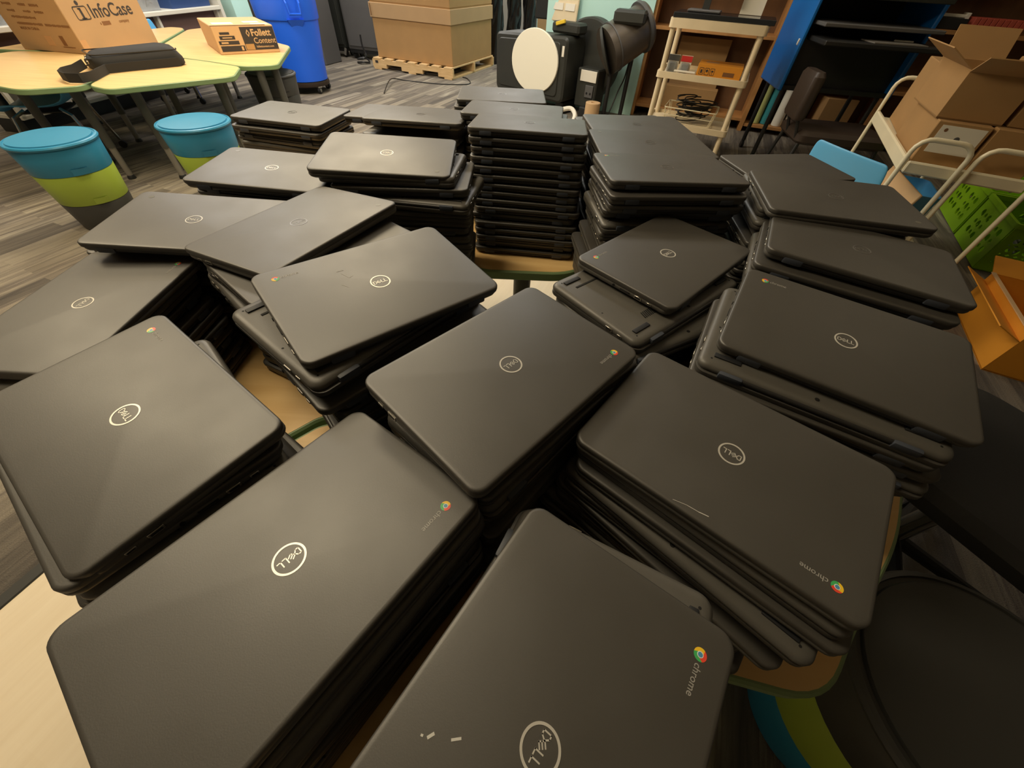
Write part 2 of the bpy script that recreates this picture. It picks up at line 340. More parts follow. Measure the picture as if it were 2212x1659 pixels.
# round maker's badge: ring and four letters
def stroke(mb, p, q, w, z, h=.0003):
    a, b_ = Vector(p), Vector(q); d = b_-a; mb.box(((a.x+b_.x)/2, (a.y+b_.y)/2, z), (d.length+w*0.9, w, h), rz=math.atan2(d.y, d.x))
def badge(mats):
    q = MB(); z = LT
    lo = lambda r, zz: [(r*math.cos(2*math.pi*i/48), r*math.sin(2*math.pi*i/48), zz) for i in range(48)]
    q.rings([lo(.0128, z-.0003), lo(.0128, z+.0003), lo(.0147, z+.0003), lo(.0147, z-.0003)], False, False)
    w = .0010; t, b_ = .0031, -.0031; z += .0001; k = .001
    D = [(-10.3, b_/k), (-10.3, t/k), (-7.6, t/k), (-5.4, 0), (-7.6, b_/k), (-10.3, b_/k)]
    for p1, p2 in zip(D, D[1:]): stroke(q, (p1[0]*k, p1[1]*k), (p2[0]*k, p2[1]*k), w, z)
    c, s_ = math.cos(R(38)), math.sin(R(38))
    for off in (-2.2, 0, 2.2):                                           # the leaning E: three slanted bars on a spine
        cx, cy = -2.5-off*s_*1.0, off*c
        stroke(q, ((cx-2.0*c)*k, (cy-2.0*s_)*k), ((cx+2.0*c)*k, (cy+2.0*s_)*k), w, z)
    stroke(q, ((-2.5-2.0*c+2.2*s_)*k, (-2.0*s_-2.2*c)*k), ((-2.5-2.0*c-2.2*s_)*k, (-2.0*s_+2.2*c)*k), w, z)
    for x0 in (1.7, 6.6):
        stroke(q, (x0*k, t), (x0*k, b_), w, z); stroke(q, (x0*k, b_), ((x0+3.2)*k, b_), w, z)
    return mesh_of(q, 'round_badge', mats, 0)
ME['badge'] = badge([M['logo']]); ME['badge_dull'] = badge([mat('logo_dull', (0.16, 0.155, 0.145), 0.3, metal=0.3)])  # second copy in a darker, duller grey
def color_disc():
    q = MB(); cx, cy, z, ro, ri = -.1215, .0775, LT+.0002, .0052, .0024
    for s3 in range(3):
        q.mi = s3; a0 = 90+120*s3-60
        for i in range(8):
            a, b_ = R(a0+15*i), R(a0+15*(i+1)); tw = R(38)
            P = lambda r, an: (cx+r*math.cos(an), cy+r*math.sin(an), z)
            vs = [q.bm.verts.new(p) for p in (P(ri, a-tw), P(ro, a), P(ro, b_), P(ri, b_-tw))]; f = q.bm.faces.new(vs); f.material_index = q.mi
    q.mi = 3; q.cyl((cx, cy, z-.0003), (cx, cy, z+.0001), .0025, seg=20); q.mi = 4; q.cyl((cx, cy, z-.0002), (cx, cy, z+.0002), .0019, seg=20)
    return mesh_of(q, 'colour_badge', [M['c_red'], M['c_yel'], M['c_grn'], M['c_wht'], M['c_blu']], 0)
ME['disc'] = color_disc()
ME['disc_dull'] = mesh_of(MB().cyl((-.1215, .0775, LT-.0003), (-.1215, .0775, LT+.0002), .0050, seg=20), 'colour_badge', [mat('badge_glare_grey', (0.12, 0.115, 0.09), 0.4)])  # plain grey stands in for glare washing out the colours
m_ = MB(); text_bm(m_, 'chrome', .0078, Matrix.Translation((-.1145, .0755, LT+.0001)), .00012, bold=0.00002); ME['word'] = mesh_of(m_, 'wordmark', [M['wordmark']], 0)

ORD = ['topmost', 'second from the top', 'third from the top', 'fourth from the top', 'fifth from the top', 'sixth from the top', 'seventh from the top', 'eighth from the top', 'ninth from the top', 'tenth from the top', 'eleventh from the top', 'twelfth from the top', 'thirteenth from the top', 'fourteenth from the top', 'fifteenth from the top', 'sixteenth from the top']
DESC = {
 'P1': ('dark grey laptop cut by the lower left picture edge', 'front left stack at the picture bottom'),
 'P2': ('laptop at the left edge with silver ring badge', 'left stack above the bare floor strip'),
 'P3': ('laptop half out of view at the left edge', 'far left stack half out of view'),
 'P4': ('silvery laptop with bright badge overlapped by a tilted one', 'left stack beside the grey carpet'),
 'P5': ('scuffed laptop with glare greyed badge tilted over its neighbours', 'left stack with fanned out port sides'),
 'P6': ('scratched bright laptop leaning, badge shining white', 'stack left of the open hole between tables'),
 'P7': ('laptop in the middle with worn corner', 'stack in the picture centre'),
 'P8': ('laptop with a white scratch along its left edge', 'right front stack over the green table corner'),
 'P9': ('laptop with white paint flecks at the bottom edge', 'bottom centre stack with colourful badge'),
 'P10': ('diamond turned laptop right of the open hole', 'diamond turned stack right of the hole'),
 'P11': ('laptop with spread layers stepping to the right', 'right stack beside the dark gap'),
 'P12': ('dark laptop beside the brown carton', 'right stack below the green crates'),
 'P13': ('dark laptop below the white tube handles', 'right rear stack below the tube handles'),
 'P14': ('plain dark laptop below the light blue chair back', 'rear right stack by the blue chair'),
 'P15': ('dark laptop with hinges facing the camera', 'right rear stack with stepped left corners'),
 'P16': ('dark laptop just behind the stepped stack', 'second row stack in front of the tan cart'),
 'P17': ('dark laptop in the last row by the tan cart', 'last row stack by the tan cart'),
 'P19': ('dark laptop on the very tall even pile', 'tall even stack above the green table end'),
 'P20': ('dark laptop right behind the tall even pile', 'stack right behind the tall even one'),
 'P21': ('farthest laptop below the black machine', 'farthest stack below the black machine'),
 'P22': ('dark laptop with slim hinges left of the tall pile', 'rear stack left of the tall even one'),
 'P24': ('rear left laptop nearest the blue bin', 'rear left stack nearest the blue bin'),
 'P25': ('silvery laptop with bright badge by the carpet', 'rear left stack in silvery light'),
 'P26': ('silvery laptop with its badge upside down', 'silvery stack left of the tall even one'),
}
LAY = [
('P1',0,-0.191,0.094,0.805,-124.2,0,0.028,0.07),
('P1',1,-0.188,0.09,0.7848,-125,0,0.023,0.058),
('P1',2,-0.183,0.088,0.7645,-123,1,0.019,0.047),
('P1',3,-0.1937,0.0942,0.7443,-124.6,0,0.014,0.035),
('P1',4,-0.1955,0.0945,0.724,-123.5,1,0.009,0.023),
('P1',5,-0.1904,0.0936,0.7038,53.1,1,0.005,0.012),
('P1',6,-0.1876,0.0872,0.6835,-127.0,0,0.0,0.0),
('P1',7,-0.1943,0.0884,0.6633,56.6,1,0.0,0.0),
('P1',8,-0.1966,0.0878,0.643,-121.5,1,0.0,0.0),
('P1',9,-0.1935,0.091,0.6228,55.2,1,0.0,0.0),
('P1',10,-0.1914,0.0922,0.6025,-125.7,0,0.0,0.0),
('P1',11,-0.1989,0.0897,0.5823,-124.2,1,0.0,0.0),
('P2',0,-0.432,0.23,0.815,-34.1,0,-0.019,0.055),
('P2',1,-0.438,0.2219,0.7939,145.4,0,-0.016,0.046),
('P2',2,-0.4261,0.2275,0.7728,-43,1,-0.013,0.037),
('P2',3,-0.4412,0.2231,0.7517,-40,0,-0.009,0.028),
('P2',4,-0.43,0.2298,0.7307,-36.4,1,-0.006,0.018),
('P2',5,-0.4287,0.2358,0.7096,-33.5,0,-0.003,0.009),
('P2',6,-0.4295,0.2276,0.6885,-34.8,0,-0.0,0.0),
('P2',7,-0.4371,0.2352,0.6674,-37.4,0,-0.0,0.0),
('P2',8,-0.4262,0.2323,0.6463,142.9,0,-0.0,0.0),
('P2',9,-0.4421,0.2255,0.6253,-32.5,1,-0.0,0.0),
('P2',10,-0.431,0.2317,0.6042,148.5,1,-0.0,0.0),
('P2',11,-0.4295,0.2237,0.5831,-34.1,1,-0.0,0.0),
('P3',0,-0.699,0.462,0.777,-90.6,0,-0.02,0.018),
('P3',1,-0.7067,0.4459,0.7555,-89.3,1,-0.017,0.015),
('P3',2,-0.7056,0.4391,0.734,92.0,0,-0.013,0.012),
('P3',3,-0.6979,0.4382,0.7125,89.6,0,-0.01,0.009),
('P3',4,-0.6946,0.4439,0.691,-90.6,0,-0.007,0.006),
('P3',5,-0.6941,0.437,0.6695,87.2,0,-0.003,0.003),
('P3',6,-0.7005,0.4404,0.648,-92.2,0,-0.0,0.0),
('P3',7,-0.7018,0.4459,0.6265,91.2,1,-0.0,0.0),
('P3',8,-0.6955,0.4464,0.605,90.3,0,-0.0,0.0),
('P3',9,-0.6968,0.4515,0.5835,-90.6,1,-0.0,0.0),
('P4',0,-0.635,0.686,0.813,3.4,0,-0.032,0.035),
('P4',1,-0.6649,0.7225,0.7921,182.8,1,-0.027,0.029),
('P4',2,-0.687,0.7286,0.7712,6.3,0,-0.021,0.023),
('P4',3,-0.6906,0.724,0.7502,183.8,0,-0.016,0.018),
('P4',4,-0.6619,0.7096,0.7293,187.3,0,-0.011,0.012),
('P4',5,-0.656,0.7151,0.7084,3.3,0,-0.005,0.006),
('P4',6,-0.6615,0.7126,0.6875,3.3,1,-0.0,0.0),
('P4',7,-0.6638,0.7065,0.6666,182.8,0,-0.0,0.0),
('P4',8,-0.6623,0.7109,0.6457,5.1,0,-0.0,0.0),
('P4',9,-0.6635,0.71,0.6248,185.3,0,-0.0,0.0),
('P4',10,-0.6597,0.7085,0.6038,3.3,0,-0.0,0.0),
('P4',11,-0.6579,0.7178,0.5829,3.4,0,-0.0,0.0),
('P5',0,-0.3975,0.6364,0.846,-113.8,0,0.005,0.056),
('P5',1,-0.3593,0.5948,0.8257,231.0,0,0.004,0.047),
('P5',2,-0.3782,0.6164,0.8054,234.0,1,0.003,0.037),
('P5',3,-0.3881,0.6124,0.7851,229.0,1,0.003,0.028),
('P5',4,-0.4055,0.6345,0.7649,233.0,1,0.002,0.019),
('P5',5,-0.385,0.6381,0.7446,-113.4,0,0.001,0.009),
('P5',6,-0.3807,0.6371,0.7243,-115.3,0,0.0,0.0),
('P5',7,-0.383,0.6427,0.704,-111.4,0,0.0,0.0),
('P5',8,-0.384,0.6484,0.6837,-111.3,0,0.0,0.0),
('P5',9,-0.3805,0.6387,0.6634,63.0,0,0.0,0.0),
('P5',10,-0.3833,0.6463,0.6431,-113.1,0,0.0,0.0),
('P5',11,-0.3858,0.6442,0.6229,-111.5,0,0.0,0.0),
('P5',12,-0.3816,0.6381,0.6026,-113.6,0,0.0,0.0),
('P5',13,-0.3877,0.6331,0.5823,-113.8,0,0.0,0.0),
('P6',0,-0.206,0.473,0.845,42.3,0,-0.025,0.086),
('P6',1,-0.229,0.458,0.8248,54.7,1,-0.021,0.072),
('P6',2,-0.2309,0.4706,0.8046,52,1,-0.017,0.057),
('P6',3,-0.2146,0.4504,0.7844,49,0,-0.013,0.043),
('P6',4,-0.2,0.47,0.7641,46,1,-0.008,0.029),
('P6',5,-0.1961,0.466,0.7439,43.6,1,-0.004,0.014),
('P6',6,-0.197,0.4678,0.7237,44.7,0,-0.0,0.0),
('P6',7,-0.1945,0.4579,0.7035,40.6,0,-0.0,0.0),
('P6',8,-0.2036,0.4609,0.6833,222.0,0,-0.0,0.0),
('P6',9,-0.1969,0.4682,0.6631,42.4,1,-0.0,0.0),
('P6',10,-0.2042,0.4608,0.6429,41.4,0,-0.0,0.0),
('P6',11,-0.1946,0.4695,0.6226,223.6,1,-0.0,0.0),
('P6',12,-0.1953,0.4558,0.6024,39.8,0,-0.0,0.0),
('P6',13,-0.1985,0.4583,0.5822,42.3,0,-0.0,0.0),
('P7',0,-0.003,0.331,0.831,-131.4,0,0.026,-0.033),
('P7',1,0.0019,0.3466,0.8103,-135.2,0,0.022,-0.028),
('P7',2,0.0046,0.3409,0.7896,-131.8,0,0.017,-0.022),
('P7',3,0.0052,0.3375,0.7689,49.8,1,0.013,-0.017),
('P7',4,0.0026,0.3403,0.7482,-130.3,0,0.009,-0.011),
('P7',5,0.004,0.3401,0.7275,-131.9,0,0.004,-0.005),
('P7',6,0.0006,0.3317,0.7068,-127.5,0,0.0,-0.0),
('P7',7,0.0055,0.3316,0.6862,49.5,0,0.0,-0.0),
('P7',8,-0.0103,0.3452,0.6655,49.9,0,0.0,-0.0),
('P7',9,-0.0097,0.3425,0.6448,-130.0,0,0.0,-0.0),
('P7',10,-0.0026,0.3417,0.6241,-129.6,0,0.0,-0.0),
('P7',11,0.0006,0.332,0.6034,51.3,1,0.0,-0.0),
('P7',12,0.0034,0.3285,0.5827,-131.4,0,0.0,-0.0),
('P8',0,0.257,0.234,0.806,142.1,0,-0.024,-0.013),
('P8',1,0.262,0.232,0.7857,140.5,1,-0.02,-0.011),
('P8',2,0.262,0.22,0.7653,141.5,0,-0.016,-0.009),
('P8',3,0.2516,0.2158,0.745,138,1,-0.012,-0.006),
('P8',4,0.2544,0.2188,0.7247,141,0,-0.008,-0.004),
('P8',5,0.2442,0.2158,0.7043,137,0,-0.004,-0.002),
('P8',6,0.248,0.2198,0.684,140,1,-0.0,-0.0),
('P8',7,0.2268,0.2338,0.6637,139,1,-0.0,-0.0),
('P8',8,0.2276,0.2318,0.6433,141,0,-0.0,-0.0),
('P8',9,0.2384,0.2178,0.623,138,0,-0.0,-0.0),
('P8',10,0.2432,0.2158,0.6027,140,0,-0.0,-0.0),
('P8',11,0.242,0.2158,0.5823,139,0,-0.0,-0.0),
('P9',0,0.036,-0.019,0.804,-122.5,0,0.001,-0.002),
('P9',1,0.05,-0.007,0.7838,-114.4,1,0.001,-0.002),
('P9',2,0.03,-0.02,0.7637,-120,0,0.001,-0.001),
('P9',3,0.0413,-0.0118,0.7435,55.3,1,0.001,-0.001),
('P9',4,0.0333,-0.0206,0.7233,-124.1,1,0.0,-0.001),
('P9',5,0.0312,-0.0244,0.7032,-119.8,1,0.0,-0.0),
('P9',6,0.04,-0.0225,0.683,-122.1,0,0.0,-0.0),
('P9',7,0.0358,-0.0169,0.6628,56.3,1,0.0,-0.0),
('P9',8,0.0355,-0.0164,0.6427,57.8,0,0.0,-0.0),
('P9',9,0.0362,-0.0223,0.6225,56.5,0,0.0,-0.0),
('P9',10,0.036,-0.019,0.6023,-122.2,0,0.0,-0.0),
('P9',11,0.0377,-0.0148,0.5822,-122.5,0,0.0,-0.0),
('P10',0,0.28,0.666,0.815,45.8,0,-0.008,0.007),
('P10',1,0.237,0.596,0.7939,40.9,1,-0.007,0.006),
('P10',2,0.2473,0.5639,0.7728,30,1,-0.005,0.005),
('P10',3,0.2797,0.6542,0.7517,45.9,0,-0.004,0.004),
('P10',4,0.2757,0.6555,0.7307,44.1,0,-0.003,0.002),
('P10',5,0.2872,0.6534,0.7096,226.6,1,-0.001,0.001),
('P10',6,0.2836,0.63,0.6885,45.8,1,-0.0,0.0),
('P10',7,0.285,0.6401,0.6674,224.1,1,-0.0,0.0),
('P10',8,0.2804,0.6551,0.6463,46.8,1,-0.0,0.0),
('P10',9,0.2856,0.6558,0.6253,45.5,1,-0.0,0.0),
('P10',10,0.2797,0.6601,0.6042,47.4,0,-0.0,0.0),
('P10',11,0.2806,0.6605,0.5831,45.8,1,-0.0,0.0),
('P11',0,0.464,0.412,0.837,-29.7,0,-0.017,0.091),
('P11',1,0.437,0.397,0.8158,-27.8,1,-0.014,0.076),
('P11',2,0.43,0.395,0.7947,-26.5,0,-0.011,0.061),
('P11',3,0.445,0.39,0.7735,-26,0,-0.009,0.045),
('P11',4,0.45,0.385,0.7524,-28,1,-0.006,0.03),
('P11',5,0.44,0.39,0.7312,-26,0,-0.003,0.015),
('P11',6,0.4674,0.4142,0.7101,150.6,0,-0.0,0.0),
('P11',7,0.4642,0.4078,0.6889,-30.7,0,-0.0,0.0),
('P11',8,0.4623,0.404,0.6678,149.2,0,-0.0,0.0),
('P11',9,0.4663,0.4111,0.6466,-32.0,1,-0.0,0.0),
('P11',10,0.4684,0.4085,0.6255,-30.0,1,-0.0,0.0),
('P11',11,0.4567,0.4044,0.6043,-29.8,0,-0.0,0.0),
('P11',12,0.4567,0.4077,0.5832,-29.7,1,-0.0,0.0),
('P12',0,0.6047,0.6433,0.857,-26.5,0,-0.026,-0.007),
('P12',1,0.588,0.628,0.8359,-27,0,-0.022,-0.006),
('P12',2,0.583,0.63,0.8149,-25,1,-0.017,-0.005),
('P12',3,0.5962,0.6133,0.7938,-25.4,1,-0.013,-0.004),
('P12',4,0.5947,0.6138,0.7727,151.8,0,-0.009,-0.002),
('P12',5,0.5968,0.6087,0.7516,-29.0,0,-0.004,-0.001),
('P12',6,0.6004,0.6102,0.7306,153.4,1,-0.0,-0.0),
('P12',7,0.5975,0.6104,0.7095,-27.6,0,-0.0,-0.0),
('P12',8,0.6042,0.6115,0.6884,-28.9,0,-0.0,-0.0),
('P12',9,0.6026,0.6082,0.6674,153.0,1,-0.0,-0.0),
('P12',10,0.5998,0.6159,0.6463,153.3,1,-0.0,-0.0),
('P12',11,0.5987,0.6112,0.6252,151.3,0,-0.0,-0.0),
('P12',12,0.5957,0.6131,0.6041,152.7,0,-0.0,-0.0),
('P12',13,0.6001,0.6185,0.5831,-26.5,1,-0.0,-0.0),
('P13',0,0.6421,0.8269,0.876,171.6,0,0.008,-0.024),
('P13',1,0.6574,0.8813,0.8551,170.4,1,0.007,-0.02),
('P13',2,0.648,0.8722,0.8341,173.6,1,0.005,-0.016),
('P13',3,0.6609,0.8623,0.8132,172.4,0,0.004,-0.012),
('P13',4,0.6406,0.8605,0.7923,355.0,0,0.003,-0.008),
('P13',5,0.6514,0.8545,0.7713,350.3,1,0.001,-0.004),
('P13',6,0.6467,0.8604,0.7504,174.4,1,0.0,-0.0),
('P13',7,0.6466,0.8571,0.7295,353.9,0,0.0,-0.0),
('P13',8,0.6434,0.8567,0.7085,172.7,0,0.0,-0.0),
('P13',9,0.6435,0.8579,0.6876,171.5,1,0.0,-0.0),
('P13',10,0.6462,0.8589,0.6667,355.3,1,0.0,-0.0),
('P13',11,0.6442,0.8508,0.6457,168.8,0,0.0,-0.0),
('P13',12,0.6549,0.8501,0.6248,169.0,0,0.0,-0.0),
('P13',13,0.6463,0.8554,0.6039,171.4,0,0.0,-0.0),
('P13',14,0.6428,0.8607,0.5829,171.6,0,0.0,-0.0),
('P14',0,0.738,1.198,0.815,12.1,0,0.0,0.0),
('P14',1,0.7344,1.1986,0.7939,191.3,0,0.0,0.0),
('P14',2,0.7443,1.1961,0.7728,11.0,0,0.0,0.0),
('P14',3,0.7392,1.2001,0.7517,193.0,0,0.0,0.0),
('P14',4,0.7464,1.2092,0.7307,189.1,0,0.0,0.0),
('P14',5,0.7386,1.1996,0.7096,191.7,1,0.0,0.0),
('P14',6,0.7395,1.1904,0.6885,10.7,0,0,0),
('P14',7,0.7338,1.2005,0.6674,191.1,1,0,0),
('P14',8,0.7405,1.2,0.6463,11.9,0,0,0),
('P14',9,0.7398,1.1959,0.6253,11.9,0,0,0),
('P14',10,0.741,1.2055,0.6042,191.2,0,0,0),
('P14',11,0.7442,1.1993,0.5831,12.1,0,0,0),
('P15',0,0.319,0.938,0.876,5.1,0,0.002,-0.049),
('P15',1,0.3163,0.9208,0.8551,7.4,0,0.002,-0.041),
('P15',2,0.3221,0.9263,0.8341,5.8,0,0.001,-0.033),
('P15',3,0.32,0.9467,0.8132,4.2,0,0.001,-0.025),
('P15',4,0.3147,0.9312,0.7923,7.8,1,0.001,-0.016),
('P15',5,0.3207,0.9359,0.7713,184.0,1,0.0,-0.008),
('P15',6,0.3258,0.9365,0.7504,6,0,0.0,-0.0),
('P15',7,0.3333,0.9475,0.7295,4,0,0.0,-0.0),
('P15',8,0.3144,0.9358,0.7085,5.6,0,0.0,-0.0),
('P15',9,0.2972,0.9091,0.6876,7,0,0.0,-0.0),
('P15',10,0.3022,0.9187,0.6667,5,0,0.0,-0.0),
('P15',11,0.3191,0.9386,0.6457,185.8,0,0.0,-0.0),
('P15',12,0.3163,0.9359,0.6248,7.3,0,0.0,-0.0),
('P15',13,0.3169,0.9425,0.6039,6.3,0,0.0,-0.0),
('P15',14,0.3183,0.9429,0.5829,5.1,0,0.0,-0.0),
('P16',0,0.325,1.144,0.867,3.7,0,0.0,0.0),
('P16',1,0.325,1.1424,0.8467,180.5,1,0.0,0.0),
('P16',2,0.3225,1.1533,0.8263,3.3,0,0.0,0.0),
('P16',3,0.322,1.1511,0.806,183.7,0,0.0,0.0),
('P16',4,0.3259,1.1459,0.7857,4.2,1,0.0,0.0),
('P16',5,0.3314,1.1459,0.7653,3.7,1,0.0,0.0),
('P16',6,0.3208,1.1514,0.745,4.7,1,0,0),
('P16',7,0.3278,1.1501,0.7247,4.1,1,0,0),
('P16',8,0.3313,1.1461,0.7043,183.1,0,0,0),
('P16',9,0.3223,1.1447,0.684,187.1,0,0,0),
('P16',10,0.3226,1.1494,0.6637,182.7,1,0,0),
('P16',11,0.3275,1.1444,0.6433,185.2,0,0,0),
('P16',12,0.3273,1.1538,0.623,1.9,0,0,0),
('P16',13,0.3304,1.1535,0.6027,4.3,0,0,0),
('P16',14,0.3262,1.1504,0.5823,3.7,0,0,0),
('P17',0,0.331,1.36,0.855,6.2,0,0.0,0.0),
('P17',1,0.323,1.442,0.8341,16,0,0.0,0.0),
('P17',2,0.3302,1.3629,0.8131,185.7,1,0.0,0.0),
('P17',3,0.3334,1.3625,0.7922,186.1,0,0.0,0.0),
('P17',4,0.3224,1.3653,0.7713,5.6,1,0.0,0.0),
('P17',5,0.3293,1.3674,0.7504,8.9,0,0.0,0.0),
('P17',6,0.3312,1.3608,0.7294,6.1,1,0,0),
('P17',7,0.3406,1.3573,0.7085,5.3,0,0,0),
('P17',8,0.333,1.3623,0.6876,5.8,0,0,0),
('P17',9,0.3337,1.3587,0.6666,5.1,0,0,0),
('P17',10,0.3288,1.3603,0.6457,5.6,1,0,0),
('P17',11,0.3307,1.3725,0.6248,8.2,0,0,0),
('P17',12,0.3321,1.3688,0.6039,183.0,1,0,0),
('P17',13,0.3349,1.3627,0.5829,6.2,1,0,0),
('P19',0,0.004,1.173,0.887,-3.3,0,0.005,-0.074),
('P19',1,0.0054,1.1734,0.8667,-3.5,0,0.004,-0.062),
('P19',2,0.0097,1.1744,0.8464,-3.3,0,0.003,-0.049),
('P19',3,0.008,1.1725,0.8261,-3.7,0,0.003,-0.037),
('P19',4,0.0032,1.1726,0.8057,-2.6,0,0.002,-0.025),
('P19',5,0.0083,1.172,0.7854,-2.8,0,0.001,-0.012),
('P19',6,0.0078,1.1704,0.7651,-4.0,0,0.0,-0.0),
('P19',7,0.0074,1.1714,0.7448,-3.5,0,0.0,-0.0),
('P19',8,0.008,1.1699,0.7245,-3.1,0,0.0,-0.0),
('P19',9,0.0163,1.1671,0.7042,-2.8,0,0.0,-0.0),
('P19',10,0.0045,1.1731,0.6839,-3.7,0,0.0,-0.0),
('P19',11,0.0139,1.1642,0.6636,-2.0,0,0.0,-0.0),
('P19',12,0.0148,1.1642,0.6433,-2.5,0,0.0,-0.0),
('P19',13,0.017,1.162,0.6229,-3.0,0,0.0,-0.0),
('P19',14,0.0173,1.1711,0.6026,-3.2,0,0.0,-0.0),
('P19',15,0.0141,1.166,0.5823,-3.3,0,0.0,-0.0),
('P20',0,-0.046,1.398,0.866,-4.0,0,0.005,-0.048),
('P20',1,-0.0304,1.3971,0.8457,-5.1,0,0.004,-0.04),
('P20',2,-0.0289,1.3947,0.8255,-3.7,0,0.003,-0.032),
('P20',3,-0.0351,1.3998,0.8052,-3.2,0,0.003,-0.024),
('P20',4,-0.0351,1.399,0.7849,176.0,0,0.002,-0.016),
('P20',5,-0.036,1.3933,0.7647,174.8,0,0.001,-0.008),
('P20',6,-0.038,1.3996,0.7444,-6.1,0,0.0,-0.0),
('P20',7,-0.038,1.4032,0.7241,176.3,0,0.0,-0.0),
('P20',8,-0.0395,1.3906,0.7039,175.0,0,0.0,-0.0),
('P20',9,-0.0343,1.4004,0.6836,-2.8,1,0.0,-0.0),
('P20',10,-0.0388,1.3974,0.6633,-4.4,0,0.0,-0.0),
('P20',11,-0.0365,1.3959,0.6431,-4.0,0,0.0,-0.0),
('P20',12,-0.0307,1.3972,0.6228,-0.7,0,0.0,-0.0),
('P20',13,-0.0401,1.402,0.6025,0.2,0,0.0,-0.0),
('P20',14,-0.0383,1.3964,0.5823,-4.0,1,0.0,-0.0),
('P21',0,-0.098,1.625,0.858,2.6,0,0.0,0.0),
('P21',1,-0.107,1.6251,0.8369,181.7,0,0.0,0.0),
('P21',2,-0.0971,1.623,0.8157,179.0,1,0.0,0.0),
('P21',3,-0.0981,1.6215,0.7946,182.5,1,0.0,0.0),
('P21',4,-0.093,1.633,0.7734,1.1,1,0.0,0.0),
('P21',5,-0.1057,1.6287,0.7523,3.9,0,0.0,0.0),
('P21',6,-0.0944,1.6214,0.7311,-0.3,1,0,0),
('P21',7,-0.102,1.6223,0.71,181.4,0,0,0),
('P21',8,-0.0928,1.6247,0.6889,180.9,0,0,0),
('P21',9,-0.0928,1.6249,0.6677,182.1,0,0,0),
('P21',10,-0.1054,1.6162,0.6466,180.6,0,0,0),
('P21',11,-0.101,1.6272,0.6254,2.8,0,0,0),
('P21',12,-0.1065,1.6243,0.6043,183.4,0,0,0),
('P21',13,-0.0959,1.6287,0.5831,2.6,1,0,0),
('P22',0,-0.335,1.376,0.843,-5.6,0,0.024,-0.058),
('P22',1,-0.429,1.47,0.8229,-4.8,0,0.02,-0.048),
('P22',2,-0.3446,1.3818,0.8029,-6.5,0,0.016,-0.039),
('P22',3,-0.3441,1.3826,0.7828,177.2,1,0.012,-0.029),
('P22',4,-0.3455,1.3802,0.7627,176.3,0,0.008,-0.019),
('P22',5,-0.3435,1.3821,0.7426,-5.4,0,0.004,-0.01),
('P22',6,-0.343,1.3729,0.7226,-3.2,1,0.0,-0.0),
('P22',7,-0.3434,1.3813,0.7025,174.9,0,0.0,-0.0),
('P22',8,-0.3396,1.379,0.6824,176.4,0,0.0,-0.0),
('P22',9,-0.343,1.3782,0.6624,-3.5,0,0.0,-0.0),
('P22',10,-0.3448,1.3745,0.6423,-6.1,1,0.0,-0.0),
('P22',11,-0.3451,1.3775,0.6222,-8.1,1,0.0,-0.0),
('P22',12,-0.3515,1.3715,0.6021,174.3,1,0.0,-0.0),
('P22',13,-0.345,1.3765,0.5821,-5.6,0,0.0,-0.0),
('P24',0,-0.756,1.404,0.82,-9.2,0,0.003,0.001),
('P24',1,-0.7586,1.3967,0.7985,-9.5,0,0.003,0.001),
('P24',2,-0.7591,1.4052,0.777,-11.1,1,0.002,0.001),
('P24',3,-0.7533,1.4034,0.7555,171.0,1,0.002,0.001),
('P24',4,-0.7565,1.4036,0.734,167.0,0,0.001,0.0),
('P24',5,-0.7534,1.4016,0.7125,-9.0,0,0.0,0.0),
('P24',6,-0.7473,1.3984,0.691,-13.0,0,0.0,0.0),
('P24',7,-0.7586,1.3965,0.6695,168.4,0,0.0,0.0),
('P24',8,-0.7535,1.4053,0.648,-7.0,1,0.0,0.0),
('P24',9,-0.7554,1.4047,0.6265,173.7,0,0.0,0.0),
('P24',10,-0.7503,1.4051,0.605,-9.1,0,0.0,0.0),
('P24',11,-0.7581,1.3978,0.5835,-9.2,0,0.0,0.0),
('P25',0,-0.5893,0.9229,0.828,-1.2,0,-0.023,0.021),
('P25',1,-0.5862,0.939,0.8075,-4.3,1,-0.019,0.018),
('P25',2,-0.5808,0.9491,0.7871,179.6,1,-0.015,0.014),
('P25',3,-0.5874,0.9512,0.7666,-3.6,0,-0.011,0.011),
('P25',4,-0.5961,0.938,0.7462,179.4,0,-0.008,0.007),
('P25',5,-0.5895,0.9301,0.7257,180.3,1,-0.004,0.003),
('P25',6,-0.5927,0.9292,0.7052,-2.2,0,-0.0,0.0),
('P25',7,-0.594,0.9284,0.6848,-3.0,1,-0.0,0.0),
('P25',8,-0.6001,0.925,0.6643,177.4,0,-0.0,0.0),
('P25',9,-0.5881,0.9304,0.6438,178.3,0,-0.0,0.0),
('P25',10,-0.5914,0.927,0.6234,-0.9,1,-0.0,0.0),
('P25',11,-0.6002,0.9221,0.6029,-1.0,1,-0.0,0.0),
('P25',12,-0.5936,0.9316,0.5825,-1.2,1,-0.0,0.0),
('P26',0,-0.318,0.943,0.868,183.9,0,0.023,-0.07),
('P26',1,-0.302,0.952,0.8476,-0.9,1,0.019,-0.058),
('P26',2,-0.278,0.945,0.8272,2,0,0.015,-0.047),
('P26',3,-0.262,0.935,0.8068,-6,1,0.011,-0.035),
('P26',4,-0.2734,0.9415,0.7864,182.1,1,0.008,-0.023),
('P26',5,-0.2755,0.9465,0.766,183.0,0,0.004,-0.012),
('P26',6,-0.2849,0.9397,0.7456,364.8,0,0.0,-0.0),
('P26',7,-0.281,0.9425,0.7252,184.2,0,0.0,-0.0),
('P26',8,-0.2779,0.9369,0.7048,186.2,1,0.0,-0.0),
('P26',9,-0.2821,0.9422,0.6844,363.9,0,0.0,-0.0),
('P26',10,-0.2843,0.9478,0.664,186.5,0,0.0,-0.0),
